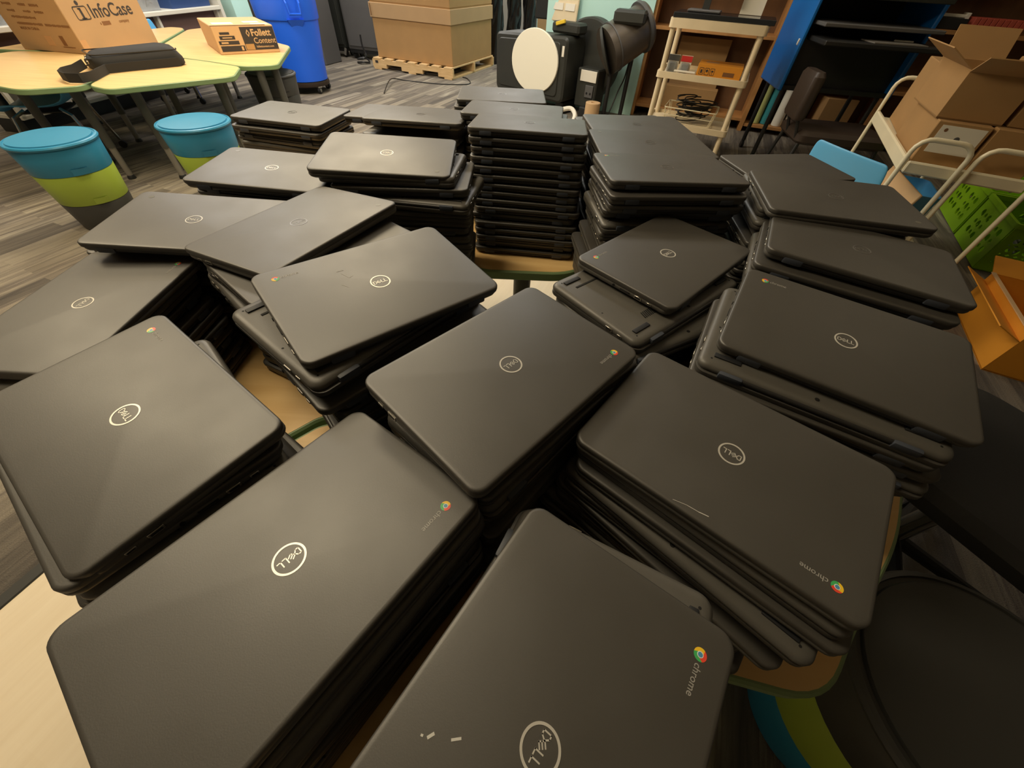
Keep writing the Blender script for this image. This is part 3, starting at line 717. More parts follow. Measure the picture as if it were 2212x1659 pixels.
('P26',11,-0.2768,0.9471,0.6436,184.2,1,0.0,-0.0),
('P26',12,-0.2833,0.9455,0.6232,363.1,1,0.0,-0.0),
('P26',13,-0.2852,0.9356,0.6028,364.4,1,0.0,-0.0),
('P26',14,-0.2811,0.9407,0.5824,183.9,0,0.0,-0.0),
]
SEEN_DISC = {('P1', 0), ('P2', 0), ('P3', 0), ('P6', 0), ('P7', 0), ('P8', 0), ('P9', 0), ('P10', 0), ('P11', 0), ('P15', 6), ('P15', 9), ('P13', 0), ('P12', 0), ('P15', 0), ('P16', 0), ('P5', 0), ('P4', 0), ('P25', 0), ('P26', 0), ('P24', 0), ('P17', 1)}
GLARED = {'P4', 'P5', 'P12', 'P13', 'P16', 'P17', 'P24', 'P25', 'P26'}  # their colour badges are greyed for glare
DULL = {'P5', 'P12', 'P13', 'P15', 'P16', 'P17', 'P19', 'P20', 'P21', 'P22', 'P14', 'P24'}
def pose(x, y, zt, a, f, tx, ty):
    a = R(a); X = Vector((math.cos(a), math.sin(a), tx)); Y = Vector((-math.sin(a), math.cos(a), ty))
    X.normalize(); Y = (Y-X*X.dot(Y)).normalized(); Z = X.cross(Y)
    top = Vector((x, y, zt))
    if f: X, Z = -X, -Z; o = top
    else: o = top-Z*LT
    return Matrix(((X.x, Y.x, Z.x, o.x), (X.y, Y.y, Z.y, o.y), (X.z, Y.z, Z.z, o.z), (0, 0, 0, 1)))
def child(name, me, parent, loc=(0, 0, 0), rz=0):
    o = bpy.data.objects.new(name, me); COL.objects.link(o); o.parent = parent; o.location = loc; o.rotation_euler = (0, 0, rz); return o
def laptop(s, k, x, y, zt, a, f, tx, ty):
    r = bpy.data.objects.new('laptop', None); COL.objects.link(r); r.empty_display_size = .03
    r.matrix_world = pose(x, y, zt, a, f, tx, ty)
    face = 'upside down dark laptop' if f else 'closed dark grey laptop'
    if k == 0: lab = DESC[s][0]+', top of its stack'
    else: lab = '%s, %s in the %s' % (face, ORD[k], DESC[s][1])
    w = lab.split(); lab = ' '.join(w[:16]) if len(w) > 16 else lab
    tag(r, lab, 'laptop', 'closed laptops stacked on the tables')
    ld = child('lid', ME['lid'], r); bs = child('base', ME['base'], r)
    if s not in ('P21', 'P20', 'P17') or k < 2:
        child('hinge_bar', ME['hinge_bar'], bs)
        for hx in (-.104, .104): child('hinge_cover', ME['hinge_cover'], r, (hx, 0, 0))
    if k < 7 and s not in ('P21', 'P20', 'P17', 'P16', 'P24'):
        xl = -LW/2-.0001
        child('port', ME['port_c'], bs, (xl, -.060, .0080)); child('port', ME['port_a'], bs, (xl, -.038, .0080)); child('card_slot', ME['card_slot'], bs, (xl, -.012, .0080)); child('headphone_jack', ME['jack'], bs, (xl, .012, .0080), math.pi)
        child('port', ME['port_a'], bs, (-xl, -.040, .0080)); child('port', ME['port_c'], bs, (-xl, -.062, .0080))
    if not f and ((k == 0) or (s, k) in SEEN_DISC):
        if s not in ('P14',): child('round_badge', ME['badge_dull' if s in DULL else 'badge'], ld)
        if (s, k) in SEEN_DISC:
            child('colour_badge', ME['disc_dull' if s in GLARED else 'disc'], ld)
            if s not in GLARED: child('wordmark', ME['word'], ld)
    if f:
        for fx, fy in ((-.115, .083), (.115, .083), (-.115, -.074), (.115, -.074)): child('rubber_foot', ME['foot'], bs, (fx, fy, 0))
        for fx, fy in ((-.135, .088), (0, .090), (.135, .088), (-.138, -.012), (.138, -.012), (-.135, -.082), (0, -.084), (.135, -.082), (.045, .03), (-.045, .03)): child('screw', ME['screw'], bs, (fx, fy, .0008 if abs(fx) > .12 else .0002))
        child('vent', ME['vent'], bs, (.06, -.055, -.0002)); child('speaker_slot', ME['speaker_slot'], bs, (-.092, .064, -.0003)); child('speaker_slot', ME['speaker_slot'], bs, (.092, .064, -.0003))
    return r
STUFF = {'P16': 10, 'P17': 8, 'P21': 8, 'P20': 9}
hidden = []; TOP = {}
for e in LAY:
    s, k = e[0], e[1]
    if s in STUFF and k >= STUFF[s]: hidden.append(e); continue
    o = laptop(*e)
    if k == 0: TOP[s] = o
# the lowest laptops of the four rear stacks, hidden behind the rows in front, as one pile
pl = bmesh.new()
for e in hidden:
    mt = pose(*e[2:])
    for key in ('lid', 'base'):
        b2 = bmesh.new(); b2.from_mesh(ME[key]); bmesh.ops.transform(b2, matrix=mt, verts=b2.verts)
        tmp = bpy.data.meshes.new('t'); b2.to_mesh(tmp); b2.free(); pl.from_mesh(tmp); bpy.data.meshes.remove(tmp)
me = bpy.data.meshes.new('laptop_pile'); pl.to_mesh(me); pl.free(); me.materials.append(M['lid'])
po = bpy.data.objects.new('laptop_pile', me); COL.objects.link(po); tag(po, 'lowest dark laptops of the four rearmost stacks on the far table', 'laptops', kind='stuff')
# wear on individual lids
def lid_marks(s, name, marks, label):
    q = MB()
    for (x0, y0, x1, y1, w) in marks: stroke(q, (x0, y0), (x1, y1), w, LT+.00008, .0003)
    o = q.build(name, M['scratch'], [c for c in TOP[s].children if c.name.startswith('lid')][0], 0); o['label'] = label
lid_marks('P8', 'scratch', [(.0275, .0966, .0137, .0930, .0004), (.0137, .0930, .0016, .0921, .0005), (.0016, .0921, -.0078, .0902, .0008)], 'thin white scratch')
lid_marks('P9', 'paint_fleck', [(.0406, -.0685, .0375, -.0668, .0020), (.0426, -.0732, .0424, -.0726, .0014), (.0320, -.0538, .0282, -.0495, .0016)], 'white paint flecks')
lid_marks('P6', 'scratch', [(-.040, .045, -.034, .030, .0003), (-.034, .030, -.028, .032, .0003), (-.050, .020, -.044, .010, .0003), (-.044, .052, -.034, .051, .00025)], 'pale scratches')

# ------------------------------------------------------------------ tables
TZ = 0.560
def table(name, label, pts, rad, legs, group, top_m='maple', h=TZ):
    cx = sum(p[0] for p in pts)/len(pts); cy = sum(p[1] for p in pts)/len(pts)
    t = thing(name, label, 'table', (cx, cy, 0), 0, group)
    P = round_poly([(x-cx, y-cy) for x, y in pts], rad, 6)
    q = MB(); q.prism(P, h-.030, h-.0006, .004); q.build('edge_band', M['band'], t)
    MB().prism(inset_poly(P, .007), h-.026, h).build('tabletop', M[top_m], t, 0)
    for (lx, ly) in legs:
        a = Vector((lx-cx, ly-cy)); 
        MB().cyl((a.x, a.y, h-.03), (a.x, a.y, .20), .029, .025, 16).build('leg', M['leg'], t)
        lg = MB(); lg.cyl((a.x, a.y, .23), (a.x, a.y, .022), .021, .019, 14); o = lg.build('leg_extension', M['leg2'], t)
        MB().lathe((a.x, a.y, 0), [(.026, 0), (.026, .01), (.02, .024)], 14).build('foot', M['blk'], t)
    return t
G1 = 'wave shaped tables under the laptop stacks'
table('activity_table', 'maple table with green rim, rounded end pointing at the open hole', [(-.13, .975), (.14, .985), (.50, 1.25), (.53, 1.66), (.3, 1.86), (-.35, 1.86), (-.60, 1.64)], .05, [(0.012, 1.075), (.40, 1.55), (-.44, 1.60)], G1)
table('activity_table', 'maple table with green rim under the right rear stacks', [(.165, .93), (.18, .735), (.84, .735), (.99, .9), (.97, 1.34), (.52, 1.22)], .06, [(.27, .82), (.86, .86), (.84, 1.2)], G1)
table('activity_table', 'maple table with rounded green corner above the striped stool', [(.19, .715), (.10, .5), (.235, .058), (.43, .022), (.515, .11), (.66, .24), (.85, .5), (.84, .715)], [.04, .04, .04, .07, .05, .06, .06, .04], [(.30, .62), (.38, .16), (.74, .58)], G1)
table('activity_table', 'maple table with green rim under the front centre stacks', [(.08, .5), (-.105, .507), (-.371, .399), (-.60, .165), (-.48, -.02), (-.28, -.25), (.17, -.25), (.215, .05)], [.04, .03, .01, .02, .05, .05, .05, .05], [(-.02, .42), (-.42, .05), (.08, -.14)], G1)
table('activity_table', 'maple table with pale green corner showing at the left edge', [(-.125, .52), (-.375, .41), (-.64, .135), (-.775, .20), (-.86, .37), (-1.0, .65), (-.9, .82), (-.2, .75)], [.05, .01, .02, .05, .06, .06, .05, .05], [(-.26, .62), (-.70, .28), (-.86, .66)], G1)
table('activity_table', 'maple table with green rim under the left rear stacks', [(-.21, .775), (-.9, .845), (-1.0, 1.0), (-.97, 1.5), (-.62, 1.60), (-.15, .97)], .05, [(-.30, .88), (-.84, .98), (-.8, 1.42)], G1)
G2 = 'joined tables under the cartons'
table('activity_table', 'maple table with green rim at the left edge holding the large carton', [(-3.98, 2.95), (-3.12, 2.60), (-2.94, 2.545), (-2.71, 2.72), (-3.09, 3.76), (-3.92, 3.58)], .07, [(-2.87, 2.80), (-3.25, 2.82), (-3.65, 3.0), (-3.35, 3.55)], G2)
table('activity_table', 'maple table with green rim under the black shoulder bag', [(-2.69, 2.735), (-2.52, 2.67), (-2.05, 3.20), (-2.17, 3.515), (-2.5, 3.63), (-3.075, 3.775)], .06, [(-2.53, 2.86), (-2.20, 3.22), (-2.30, 3.42), (-2.84, 3.55)], G2)
table('activity_table', 'maple table with green rim by the blue bin holding the small carton', [(-2.165, 3.53), (-1.96, 3.66), (-2.24, 4.52), (-3.46, 5.42), (-3.56, 5.10), (-3.06, 3.79), (-2.5, 3.645)], .07, [(-2.03, 3.72), (-2.10, 3.62), (-2.36, 4.42), (-3.3, 5.1)], G2)
table('activity_table', 'maple table with green rim behind the large carton', [(-3.585, 5.09), (-3.67, 5.20), (-3.80, 5.20), (-4.14, 4.0), (-4.12, 3.60), (-3.93, 3.61), (-3.11, 3.81)], .05, [(-3.70, 5.0), (-4.0, 3.95), (-3.45, 4.2)], G2)

# ------------------------------------------------------------------ stools
def stool(label, x, y, cols, rz=0.0, group='drum stools', seatc=None):
    t = thing('drum_stool', label, 'stool', (x, y, 0), rz, group)
    K = (1.095, .95)   # height and width of this stool family
    prof = [(.150, .004), (.172, .14), (.190, .28), (.203, .395)]
    t.scale = (1, 1, 1)
    prof = [(r*K[1], z*K[0]) for r, z in prof]
    names = ['base_ring', 'middle_ring', 'upper_ring']
    for i in range(3):
        r0, z0 = prof[i]; r1, z1 = prof[i+1]
        MB().lathe((0, 0, 0), [(r0-.012, z0), (r0-.001, z0+.001), (r0, z0+.004), (r1-.001, z1-.005), (r1-.003, z1)], 48).build(names[i], M[cols[i]], t)
    for i in (1, 2):                                                    # hand slots cut at the lower rim of the two upper rings
        r0, z0 = prof[i]; q = MB()
        for a0, a1, zz0, zz1 in ((-.20, .20, z0+.004, z0+.034),):
            lo = []; n = 8
            pts = [(a0+(a1-a0)*k/n, zz0) for k in range(n+1)]+[(a1+(a0-a1)*k/n, zz1) for k in range(n+1)]
            for rr in (.004, .0025):
                lo.append([((r0+.0028*(z-z0)/.02*.2+rr+ (z-z0)*.1)*math.cos(a), (r0+(z-z0)*.1+rr)*math.sin(a), z) for a, z in pts])
        q.rings(lo); q.build('hand_slot', M['char'] if cols[i] == 'char' else M[cols[i]], [c for c in t.children if c.name.startswith(names[i])][0])
    sc = seatc or cols[2]
    MB().lathe((0, 0, 0), [(r*K[1], z+.395*(K[0]-1)) for r, z in [(.190, .392), (.207, .396), (.210, .404), (.206, .411), (.198, .413), (.196, .409), (.188, .409), (.186, .416), (.12, .419), (.001, .420)]], 56).build('seat', M[sc], t)
    return t
stool('round drum stool, teal over lime over charcoal, nearest under the tables', -2.53, 2.17, ['char', 'lime', 'teal'], R(-35))
stool('round drum stool with teal seat right of the striped one', -2.02, 2.58, ['lime', 'lime', 'teal'], R(-50))
stool('charcoal drum stool with light blue base under the table by the bin', -2.235, 4.01, ['sky', 'char', 'char'], R(-40))
stool('striped drum stool, blue below lime, at the lower right under the table corner', .765, .035, ['teal', 'lime', 'char'], R(150))

# ------------------------------------------------------------------ blue shell chairs
def chair(label, x, y, rz, seat_z=.34, back_z=.62, wheels=True, col='sky', group='light blue shell chairs'):
    t = thing('shell_chair', label, 'chair', (x, y, 0), rz, group)
    q = MB(); n = 15; m = 12; W2 = .215; top = []; bot = []
    prof = [(.20, -.030), (.19, -.008), (.15, .004), (.05, -.006), (-.06, -.012), (-.14, .002), (-.19, .05), (-.215, .13), (-.235, back_z-seat_z-.03), (-.238, back_z-seat_z)]
    wid = [.86, .95, 1, 1, .98, .94, .92, .94, .92, .84]
    g = []
    for (py, pz), w in zip(prof, wid):
        g.append([(W2*w*(k/6-1), py+(.012*(abs(k/6-1)**2) if pz > .06 else 0), seat_z+pz+(.022*(abs(k/6-1))**3 if pz < .03 else 0)) for k in range(13)])
    vt = [[q.bm.verts.new(p) for p in row] for row in g]
    for a, b in zip(vt, vt[1:]):
        for i in range(12): q.bm.faces.new((a[i], a[i+1], b[i+1], b[i]))
    o = q.build('shell', M[col], t, 60); sm = o.modifiers.new('thick', 'SOLIDIFY'); sm.thickness = .011; sb = o.modifiers.new('smooth', 'SUBSURF'); sb.levels = 1; sb.render_levels = 2
    for sx in (-1, 1):
        for sy in (-1, 1):
            l = MB(); l.tube([(sx*.12, sy*.10, seat_z-.02), (sx*.17, sy*.16, seat_z-.05), (sx*.20, sy*.21, .06)], .011, 10); l.build('leg', M['chrome'] if wheels else M['char'], t)
            if wheels:
                c = MB(); c.cyl((sx*.2-.010, sy*.21, .026), (sx*.2+.010, sy*.21, .026), .026, seg=18); c.build('caster', M['blk'], t)
            else: MB().cyl((sx*.2, sy*.21, 0), (sx*.2, sy*.21, .06), .014, .012, 10).build('glide', M['blk'], t)
    MB().box((0, 0, seat_z-.035), (.26, .24, .012), bev=.004).build('seat_plate', M['blk'], t)
    return t
chair('light blue shell chair on casters pushed under the left tables', -3.46, 3.12, R(115), .36, .505)
chair('light blue shell chair with only its back showing behind the joined tables', -3.73, 4.98, R(-90), .36, .62)
chair('light blue shell chair with curved back behind the right rear laptops', 1.675, 2.04, R(-70.6), .36, .665, False)

# ------------------------------------------------------------------ cartons and bag on the left tables
def carton(name, label, x, y, z, sx, sy, sz, rz, m='card', group=None, tape=True, parts=True):
    """a closed box; local origin at the near left bottom corner, x along the front, y going back"""
    t = thing(name, label, 'box', (x, y, z), rz, group)
    q = MB(); q.box((sx/2, sy/2, sz/2), (sx, sy, sz), bev=.004); q.build('carton_body', M[m], t, 0)
    if tape: MB().box((sx/2, sy/2, sz+.0004), (sx*1.0, .05, .0012)).build('tape_strip', M['tape'], t, 0)
    return t
b1 = carton('carton', 'large cardboard carton with black printing standing on the left tables', -3.915, 3.655, TZ, .54, .69, .42, R(-6.3))
lines = [(.40, [(.10, .30)]), (.365, [(.06, .17), (.23, .29), (.31, .36)]), (.33, [(.08, .15), (.21, .27), (.30, .37)]), (.295, [(.09, .15), (.22, .28), (.31, .38)]), (.262, [(.09, .29)]), (.228, [(.10, .31), (.33, .52)]), (.196, [(.11, .31)])]
for z0, segs in lines[:6]:
    z0 -= .075
    q = MB()
    for a, b_ in segs:
        x = a
        while x < b_: q.box((x+.006, -.0006, z0), (.0085, .0012, .013 if random.random() < .7 else .009)); x += .0125
    q.build('printed_line', M['inkbrown'], b1, 0)
q = MB(); text_bm(q, 'MADE IN CHINA', .021, face_mtx((.10, -.0008, .120), (1, 0, 0), (0, 0, 1)), .0004, .0004); q.build('origin_print', M['inkbrown'], b1, 0)
q = MB(); q.box((.285, -.0006, .065), (.055, .0012, .055)); q.build('label_patch', M['tape'], b1, 0)
q = MB(); q.box((.40, -.0006, .070), (.032, .0012, .055)); q.box((.42, -.0006, .035), (.10, .0012, .005)); q.build('handling_mark', M['inkbrown'], b1, 0)
FX = .54
q = MB(); text_bm(q, 'InfoCase', .105, face_mtx((FX+.0008, .215, .187), (0, 1, 0), (0, 0, 1)), .0004, .0012, shear=0); q.build('printed_name', M['ink'], b1, 0)
q = MB()                                                                # the "i" in a rounded frame left of the name
fr = rrect(.11, .075, .014, 4)
ou = [(FX+.0002, .145+x, .217+z) for x, z in fr]; iu = [(FX+.0002, .145+x, .217+z) for x, z in inset_poly(fr, .006)]
q.rings([ou, [(p[0]+.001, p[1], p[2]) for p in ou], [(p[0]+.001, p[1], p[2]) for p in iu], iu], False, False)
q.box((FX+.0006, .145, .213), (.0012, .017, .058)); q.box((FX+.0006, .145, .187), (.0012, .040, .009)); q.box((FX+.0006, .140, .240), (.0012, .022, .008)); q.cyl((FX, .145, .270), (FX+.0012, .145, .270), .013, seg=16)
q.build('printed_emblem', M['ink'], b1, 0)
q = MB(); q.box((FX+.0006, .30, .153), (.0012, .07, .022)); q.build('printed_tag', M['inkbrown'], b1, 0)
q = MB(); text_bm(q, 'a', .026, face_mtx((FX+.0008, .245, .147), (0, 1, 0), (0, 0, 1)), .0003, .0003); text_bm(q, 'company', .026, face_mtx((FX+.0008, .415, .147), (0, 1, 0), (0, 0, 1)), .0003, .0004)
q.build('printed_byline', M['inkbrown'], b1, 0)
q = MB(); q.box((FX+.0005, .026, .05), (.001, .05, .06)); q.build('corner_tape', M['tape'], b1, 0)

a2 = math.atan2(.30, .34)
b2 = carton('carton', 'small cardboard carton with black printed panel near the table end', -2.53, 3.90, TZ, .455, .56, .172, a2-.02, 'card2', tape=False)
q = MB(); q.box((.326, -.0006, .092), (.252, .0012, .140)); q.build('black_print_panel', M['ink'], b2, 0)
q = MB(); text_bm(q, 'Follett', .058, face_mtx((.272, -.0016, .108), (1, 0, 0), (0, 0, 1)), .0004, .0016)
text_bm(q, 'Content', .050, face_mtx((.276, -.0016, .062), (1, 0, 0), (0, 0, 1)), .0004, .0004); text_bm(q, 'follettcontent.com', .018, face_mtx((.284, -.0016, .036), (1, 0, 0), (0, 0, 1)), .0003, .0003)
for r0 in (0,):
    d = [(.236, .125), (.250, .148), (.264, .125), (.250, .102)]; d2 = inset_poly(d, .005)
    q.rings([[(x, -.0010, z) for x, z in d], [(x, -.0020, z) for x, z in d], [(x, -.0020, z) for x, z in d2], [(x, -.0010, z) for x, z in d2]], False, False)
q.build('printed_name', M['card2'], b2, 0)
q = MB(); q.mi = 0
for x0, x1, z0, z1 in ((.02, .195, .018, .052), (.018, .165, .060, .082), (.035, .145, .090, .112), (.045, .115, .120, .134)): q.box(((x0+x1)/2, -.0006, (z0+z1)/2), (x1-x0, .0012, z1-z0))
q.build('printed_book_stack', M['ink'], b2, 0)
q = MB(); q.box((.175, -.0016, .035), (.015, .0012, .024)); q.box((.06, -.0016, .071), (.05, .0012, .010)); q.box((.09, -.0016, .101), (.07, .0012, .006)); q.build('printed_book_marks', M['card2'], b2, 0)
q = MB(); q.prism([(.204, -.0022), (.268, -.0022), (.268, -.0012), (.204, -.0012)], .024, .060); 
o = q.build('printed_open_book', M['card3'], b2, 0)
q = MB(); q.box((.11, .14, .1728), (.15, .10, .0014)); q.box((.335, .20, .1728), (.12, .09, .0014)); q.box((.37, .07, .1728), (.13, .05, .0014)); q.build('shipping_label', M['paper'], b2, 0)
q = MB(); q.box((.20, .01, .1722), (.40, .02, .0012)); q.build('top_flap_edge', M['inkbrown'], b2, 0)

def shoulder_bag():
    t = thing('shoulder_bag', 'flat black fabric shoulder bag lying on the left table', 'bag', (-2.80, 3.335, TZ), R(52))
    q = MB(); lo = []
    for z, w, d, r in ((.004, .52, .27, .05), (.012, .54, .29, .06), (.040, .54, .29, .06), (.050, .535, .285, .06), (.078, .52, .27, .06), (.094, .48, .23, .06), (.100, .42, .17, .05)):
        lo.append([(x+(.02*math.sin(y*20) if z > .05 else 0), y+.006*math.sin(x*23+z*60), z+(.010*math.sin(x*9+1)*(z/.1))) for x, y in rrect(w, d, r, 6)])
    q.rings(lo); q.build('bag_body', M['blkfab'], t, 60)
    q = MB(); q.ribbon([(x*.505, y*.985, .088) for x, y in rrect(1.0, .262, .06, 6)], .006, .004); q.build('zipper', M['blk'], t)
    q = MB(); q.tube([(.27*math.cos(a)*0+.26, -.10+.20*k/6, .03+.012*math.sin(k)) for k, a in enumerate([0]*7)], .010, 8); q.build('side_loop', M['blk'], t)
    q = MB(); q.ribbon([(.22, -.158, .026), (.05, -.162, .026), (-.12, -.165, .026), (-.22, -.18, .026), (-.28, -.27, .026), (-.34, -.37, .027), (-.41, -.41, .028), (-.465, -.36, .028), (-.475, -.26, .028), (-.44, -.17, .029), (-.37, -.11, .030), (-.30, -.06, .045)], .046, .004); q.build('strap', M['blkfab'], t)
    q = MB(); q.tube([(-.272+.0*k, -.03+.020*math.cos(k*math.pi/5), .058+.020*math.sin(k*math.pi/5)) for k in range(11)], .0028, 8); q.build('ring', M['chrome'], t)
    q = MB(); q.box((-.295, -.035, .030), (.022, .018, .006), rz=.5, bev=.002); q.build('strap_clip', M['chrome'], t)
shoulder_bag()

# ------------------------------------------------------------------ low bookcase along the left
bc = thing('low_bookcase', 'long low white bookcase with dark red panel behind the left tables', 'bookcase', (-4.22, 3.55, 0), R(82))
L_ = 2.75
q = MB(); q.box((L_/2, .17, .64), (L_, .34, .035), bev=.004); q.build('top_board', M['white'], bc, 0)
q = MB(); q.box((L_/2, .19, .115), (L_, .30, .028), bev=.003); q.build('bottom_shelf', M['white'], bc, 0)
q = MB(); q.box((L_/2, .21, .05), (L_, .26, .10)); q.build('kick_board', M['blk'], bc, 0)
q = MB(); q.box((L_/2, .10, .53), (L_-.03, .02, .19)); q.build('front_panel', M['maroon'], bc, 0)
q = MB(); q.box((L_/2, .33, .37), (L_, .012, .52)); q.build('back_panel', M['grey'], bc, 0)
for i in range(4): MB().box((.02+i*(L_-.04)/3, .19, .37), (.03, .30, .52)).build('upright', M['white'], bc, 0)
MB().box((L_+.02, .18, .50), (.05, .36, 1.0), bev=.003).build('end_post', M['white'], bc, 0)
MB().box((L_+.09, .30, .55), (.06, .10, 1.1)).build('end_frame', M['oakd'], bc, 0)
def local(base, rz, x, y): c, s_ = math.cos(rz), math.sin(rz); return base[0]+x*c-y*s_, base[1]+x*s_+y*c
def tub(label, lx, w, content):
    x, y = local((-4.22, 3.55), R(82), lx, .17); t = thing('storage_tub', label, 'tub', (x, y, .6577), R(82), 'tubs on the low bookcase')
    q = MB(); o = rrect(w, .27, .03); i = inset_poly(o, .006)
    q.rings([[(a, b, .0) for a, b in inset_poly(o, .02)], [(a, b, .17) for a, b in o], [(a, b, .17) for a, b in i], [(a, b, .006) for a, b in inset_poly(i, .02)]]); q.build('tub_body', M['clear'] if content == 'greystuff' else M[content], t)
    q = MB(); random.seed(int(lx*100))
    for k in range(26):
        a, b = (random.random()-.5)*(w-.12), (random.random()-.5)*.16; pts = [(a+.04*math.cos(j*1.1+k), b+.03*math.sin(j*1.3+k), .03+.10*random.random()) for j in range(6)]; q.tube(pts, .006, 6)
    q.build('cables', M[content], t)
tub('clear tub of grey cables on the low white bookcase', 1.55, .80, 'greystuff'); tub('dark blue tub on the low white bookcase near its post', 2.38, .62, 'darkblue'); tub('clear tub left of the large carton on the bookcase', .45, .80, 'greystuff')
x, y = local((-4.22, 3.55), R(82), 1.02, .10); 
q = MB(); 
for k in range(7): q.box((x, y, .134+k*.024), (.30, .22, .0225), rz=R(82+k*1.5-4))
tag(q.build('paper_stack', M['paper'], smooth=0), 'pile of white paper reams on the bottom shelf behind the tables', 'paper')
for k, (lx, m, nm) in enumerate([(1.5, 'binblue', 'blue'), (1.72, 'limeroll', 'green')]):
    x, y = local((-4.22, 3.55), R(82), lx, .12); q = MB(); q.box((x, y, .131+.02), (.17, .12, .04), rz=R(80), bev=.006); tag(q.build('toy_tray', M['green'] if nm == 'green' else M['binblue'], smooth=0), 'small %s tray on the white bottom shelf under the tables' % nm, 'tray')

# mint column and tool panel beyond the low bookcase
q = MB(); q.box((-3.93, 6.75, CEIL/2), (.20, .30, CEIL), rz=R(-10)); struct(q.build('trim_2', M['mint'], smooth=0))
tp = thing('tool_cabinet', 'grey cabinet with yellow tools hanging on it, left of the blue bin', 'cabinet', (-3.55, 7.3, 0), R(-15))
MB().box((0, .2, .75), (.95, .4, 1.5), bev=.01).build('cabinet_body', M['cab'], tp, 0)
for x, m in ((-.34, 'yellow'), (-.28, 'paper'), (.12, 'yellow'), (.16, 'yellow')):
    q = MB(); q.box((x, -.012, .78), (.022, .02, .40 if m == 'yellow' else .5), bev=.004); q.build('tool_handle', M[m], tp)
q = MB(); q.box((.14, -.015, .56), (.07, .02, .10), bev=.005); q.build('tool_grip', M['darkblue'], tp)

# ------------------------------------------------------------------ blue bin on a dolly
bn = thing('round_bin', 'tall bright blue round waste bin standing on a wheeled dolly', 'bin', (-2.735, 5.66, 0), R(20))
MB().lathe((0, 0, 0), [(.235, .115), (.250, .12), (.285, .62), (.290, .64), (.318, .645), (.322, .66), (.332, .84), (.345, .85), (.345, .875), (.325, .875), (.31, .66), (.24, .14), (0, .135)], 56, cap1=False).build('bin_body', M['binblue'], bn)
for s in (-1, 1):
    a0 = R(-72) if s < 0 else R(108); ca, sa = math.cos(a0), math.sin(a0); tx, ty = -sa, ca
    P = lambda u, r, z: (r*ca+u*tx, r*sa+u*ty, z)
    q = MB(); q.tube([P(-.065, .325, .83), P(-.062, .372, .78), P(-.055, .372, .70), P(.055, .372, .70), P(.062, .372, .78), P(.065, .325, .83)], .011, 10); q.build('handle', M['binblue'], bn)
    q = MB(); q.rings([[P(-.085, .30, .655), P(.085, .30, .655), P(.085, .335, .655), P(-.085, .335, .655)], [P(-.05, .28, .59), P(.05, .28, .59), P(.05, .292, .59), P(-.05, .292, .59)]]); q.build('handle_bracket', M['binblue'], bn)
dl = thing('bin_dolly', 'round black dolly with five casters carrying the blue bin', 'dolly', (-2.735, 5.66, 0), R(20))
MB().lathe((0, 0, 0), [(.20, .068), (.255, .070), (.262, .085), (.258, .1135), (.20, .1135)], 48).build('platform', M['brownfab'], dl)
for k in range(5):
    a = R(-72+72*k+18); x, y = .235*math.cos(a), .235*math.sin(a)
    w = MB(); w.cyl((x-.013*math.cos(a+.6), y-.013*math.sin(a+.6), .034), (x+.013*math.cos(a+.6), y+.013*math.sin(a+.6), .034), .034, seg=20); wo = w.build('caster', M['rubber'], dl)
    h = MB(); h.cyl((x-.016*math.cos(a+.6), y-.016*math.sin(a+.6), .034), (x+.016*math.cos(a+.6), y+.016*math.sin(a+.6), .034), .018, seg=14); h.box((x, y, .066), (.05, .05, .012), rz=a); h.build('caster_fork', M['leg2'], wo)

# ------------------------------------------------------------------ dark cabinets behind the bin
def cabinet(label, x, y, sx, sy, h, rz, m):
    t = thing('wheeled_cabinet', label, 'cabinet', (x, y, 0), rz, 'dark wheeled cabinets')
    MB().box((sx/2, sy/2, .12+h/2), (sx, sy, h), bev=.012, seg=2).build('cabinet_body', M[m], t)
    MB().box((sx/2, -.006, .12+h/2), (sx*.9, .014, h*.94), bev=.004).build('door', M[m], t)
    MB().box((sx/2, sy/2, .10), (sx*.96, sy*.96, .05)).build('base_frame', M['blk'], t)
    for a in (.06, sx-.06):
        for b in (.07, sy-.07): MB().cyl((a-.015, b, .045), (a+.015, b, .045), .045, seg=16).build('caster', M['blk'], t)
    MB().box((sx-.02, -.012, .075), (.035, .01, .09), ry=.35).build('foot_bracket', M['leg2'], t)
cabinet('dark olive wheeled cabinet just right of the blue bin', -3.50, 8.04, .50, .3, 1.3, R(-14), 'cabd')
cabinet('grey wheeled cabinet between the blue bin and the big carton', -2.95, 7.88, .55, .30, 1.3, R(-14), 'cab')

# ------------------------------------------------------------------ big carton on a pallet
PA = math.atan2(6.71-7.19, -1.11+2.38)
pt = thing('shipping_pallet', 'pale pine shipping pallet under the huge carton', 'pallet', (-2.38, 7.19, 0), PA)
PW, PD = 1.36, 1.36
for k in range(7): MB().box((.08+k*(PW-.16)/6, PD/2, .125), (.125, PD, .018), bev=.002).build('deck_board', M['pallet'], pt, 0)
for k in range(3): 
    yy = .02+k*(PD-.04)/2; q = MB()
    q.box((PW/2, yy, .091), (PW, .038, .050)); 
    for x0, x1 in ((0, .24), (.50, .86), (1.12, 1.36)): q.box(((x0+x1)/2, yy, .0435), (x1-x0, .038, .045))
    q.build('stringer', M['pallet'], pt, 0)
for k in (0, 3, 6): MB().box((.08+k*(PW-.16)/6, PD/2, .011), (.125, PD, .018)).build('bottom_board', M['pallet'], pt, 0)
q = MB(); q.box((.075, .0005, .088), (.05, .002, .03)); q.build('branded_mark', M['ink'], pt, 0)
gc = thing('pallet_carton', 'huge double stacked cardboard carton standing on the pallet', 'box', (-2.38, 7.19, 0), PA)
MB().box((PW/2+.02, PD/2+.02, .135+.30), (PW-.10, PD-.10, .60), bev=.006).build('carton_body', M['card3'], gc, 0)
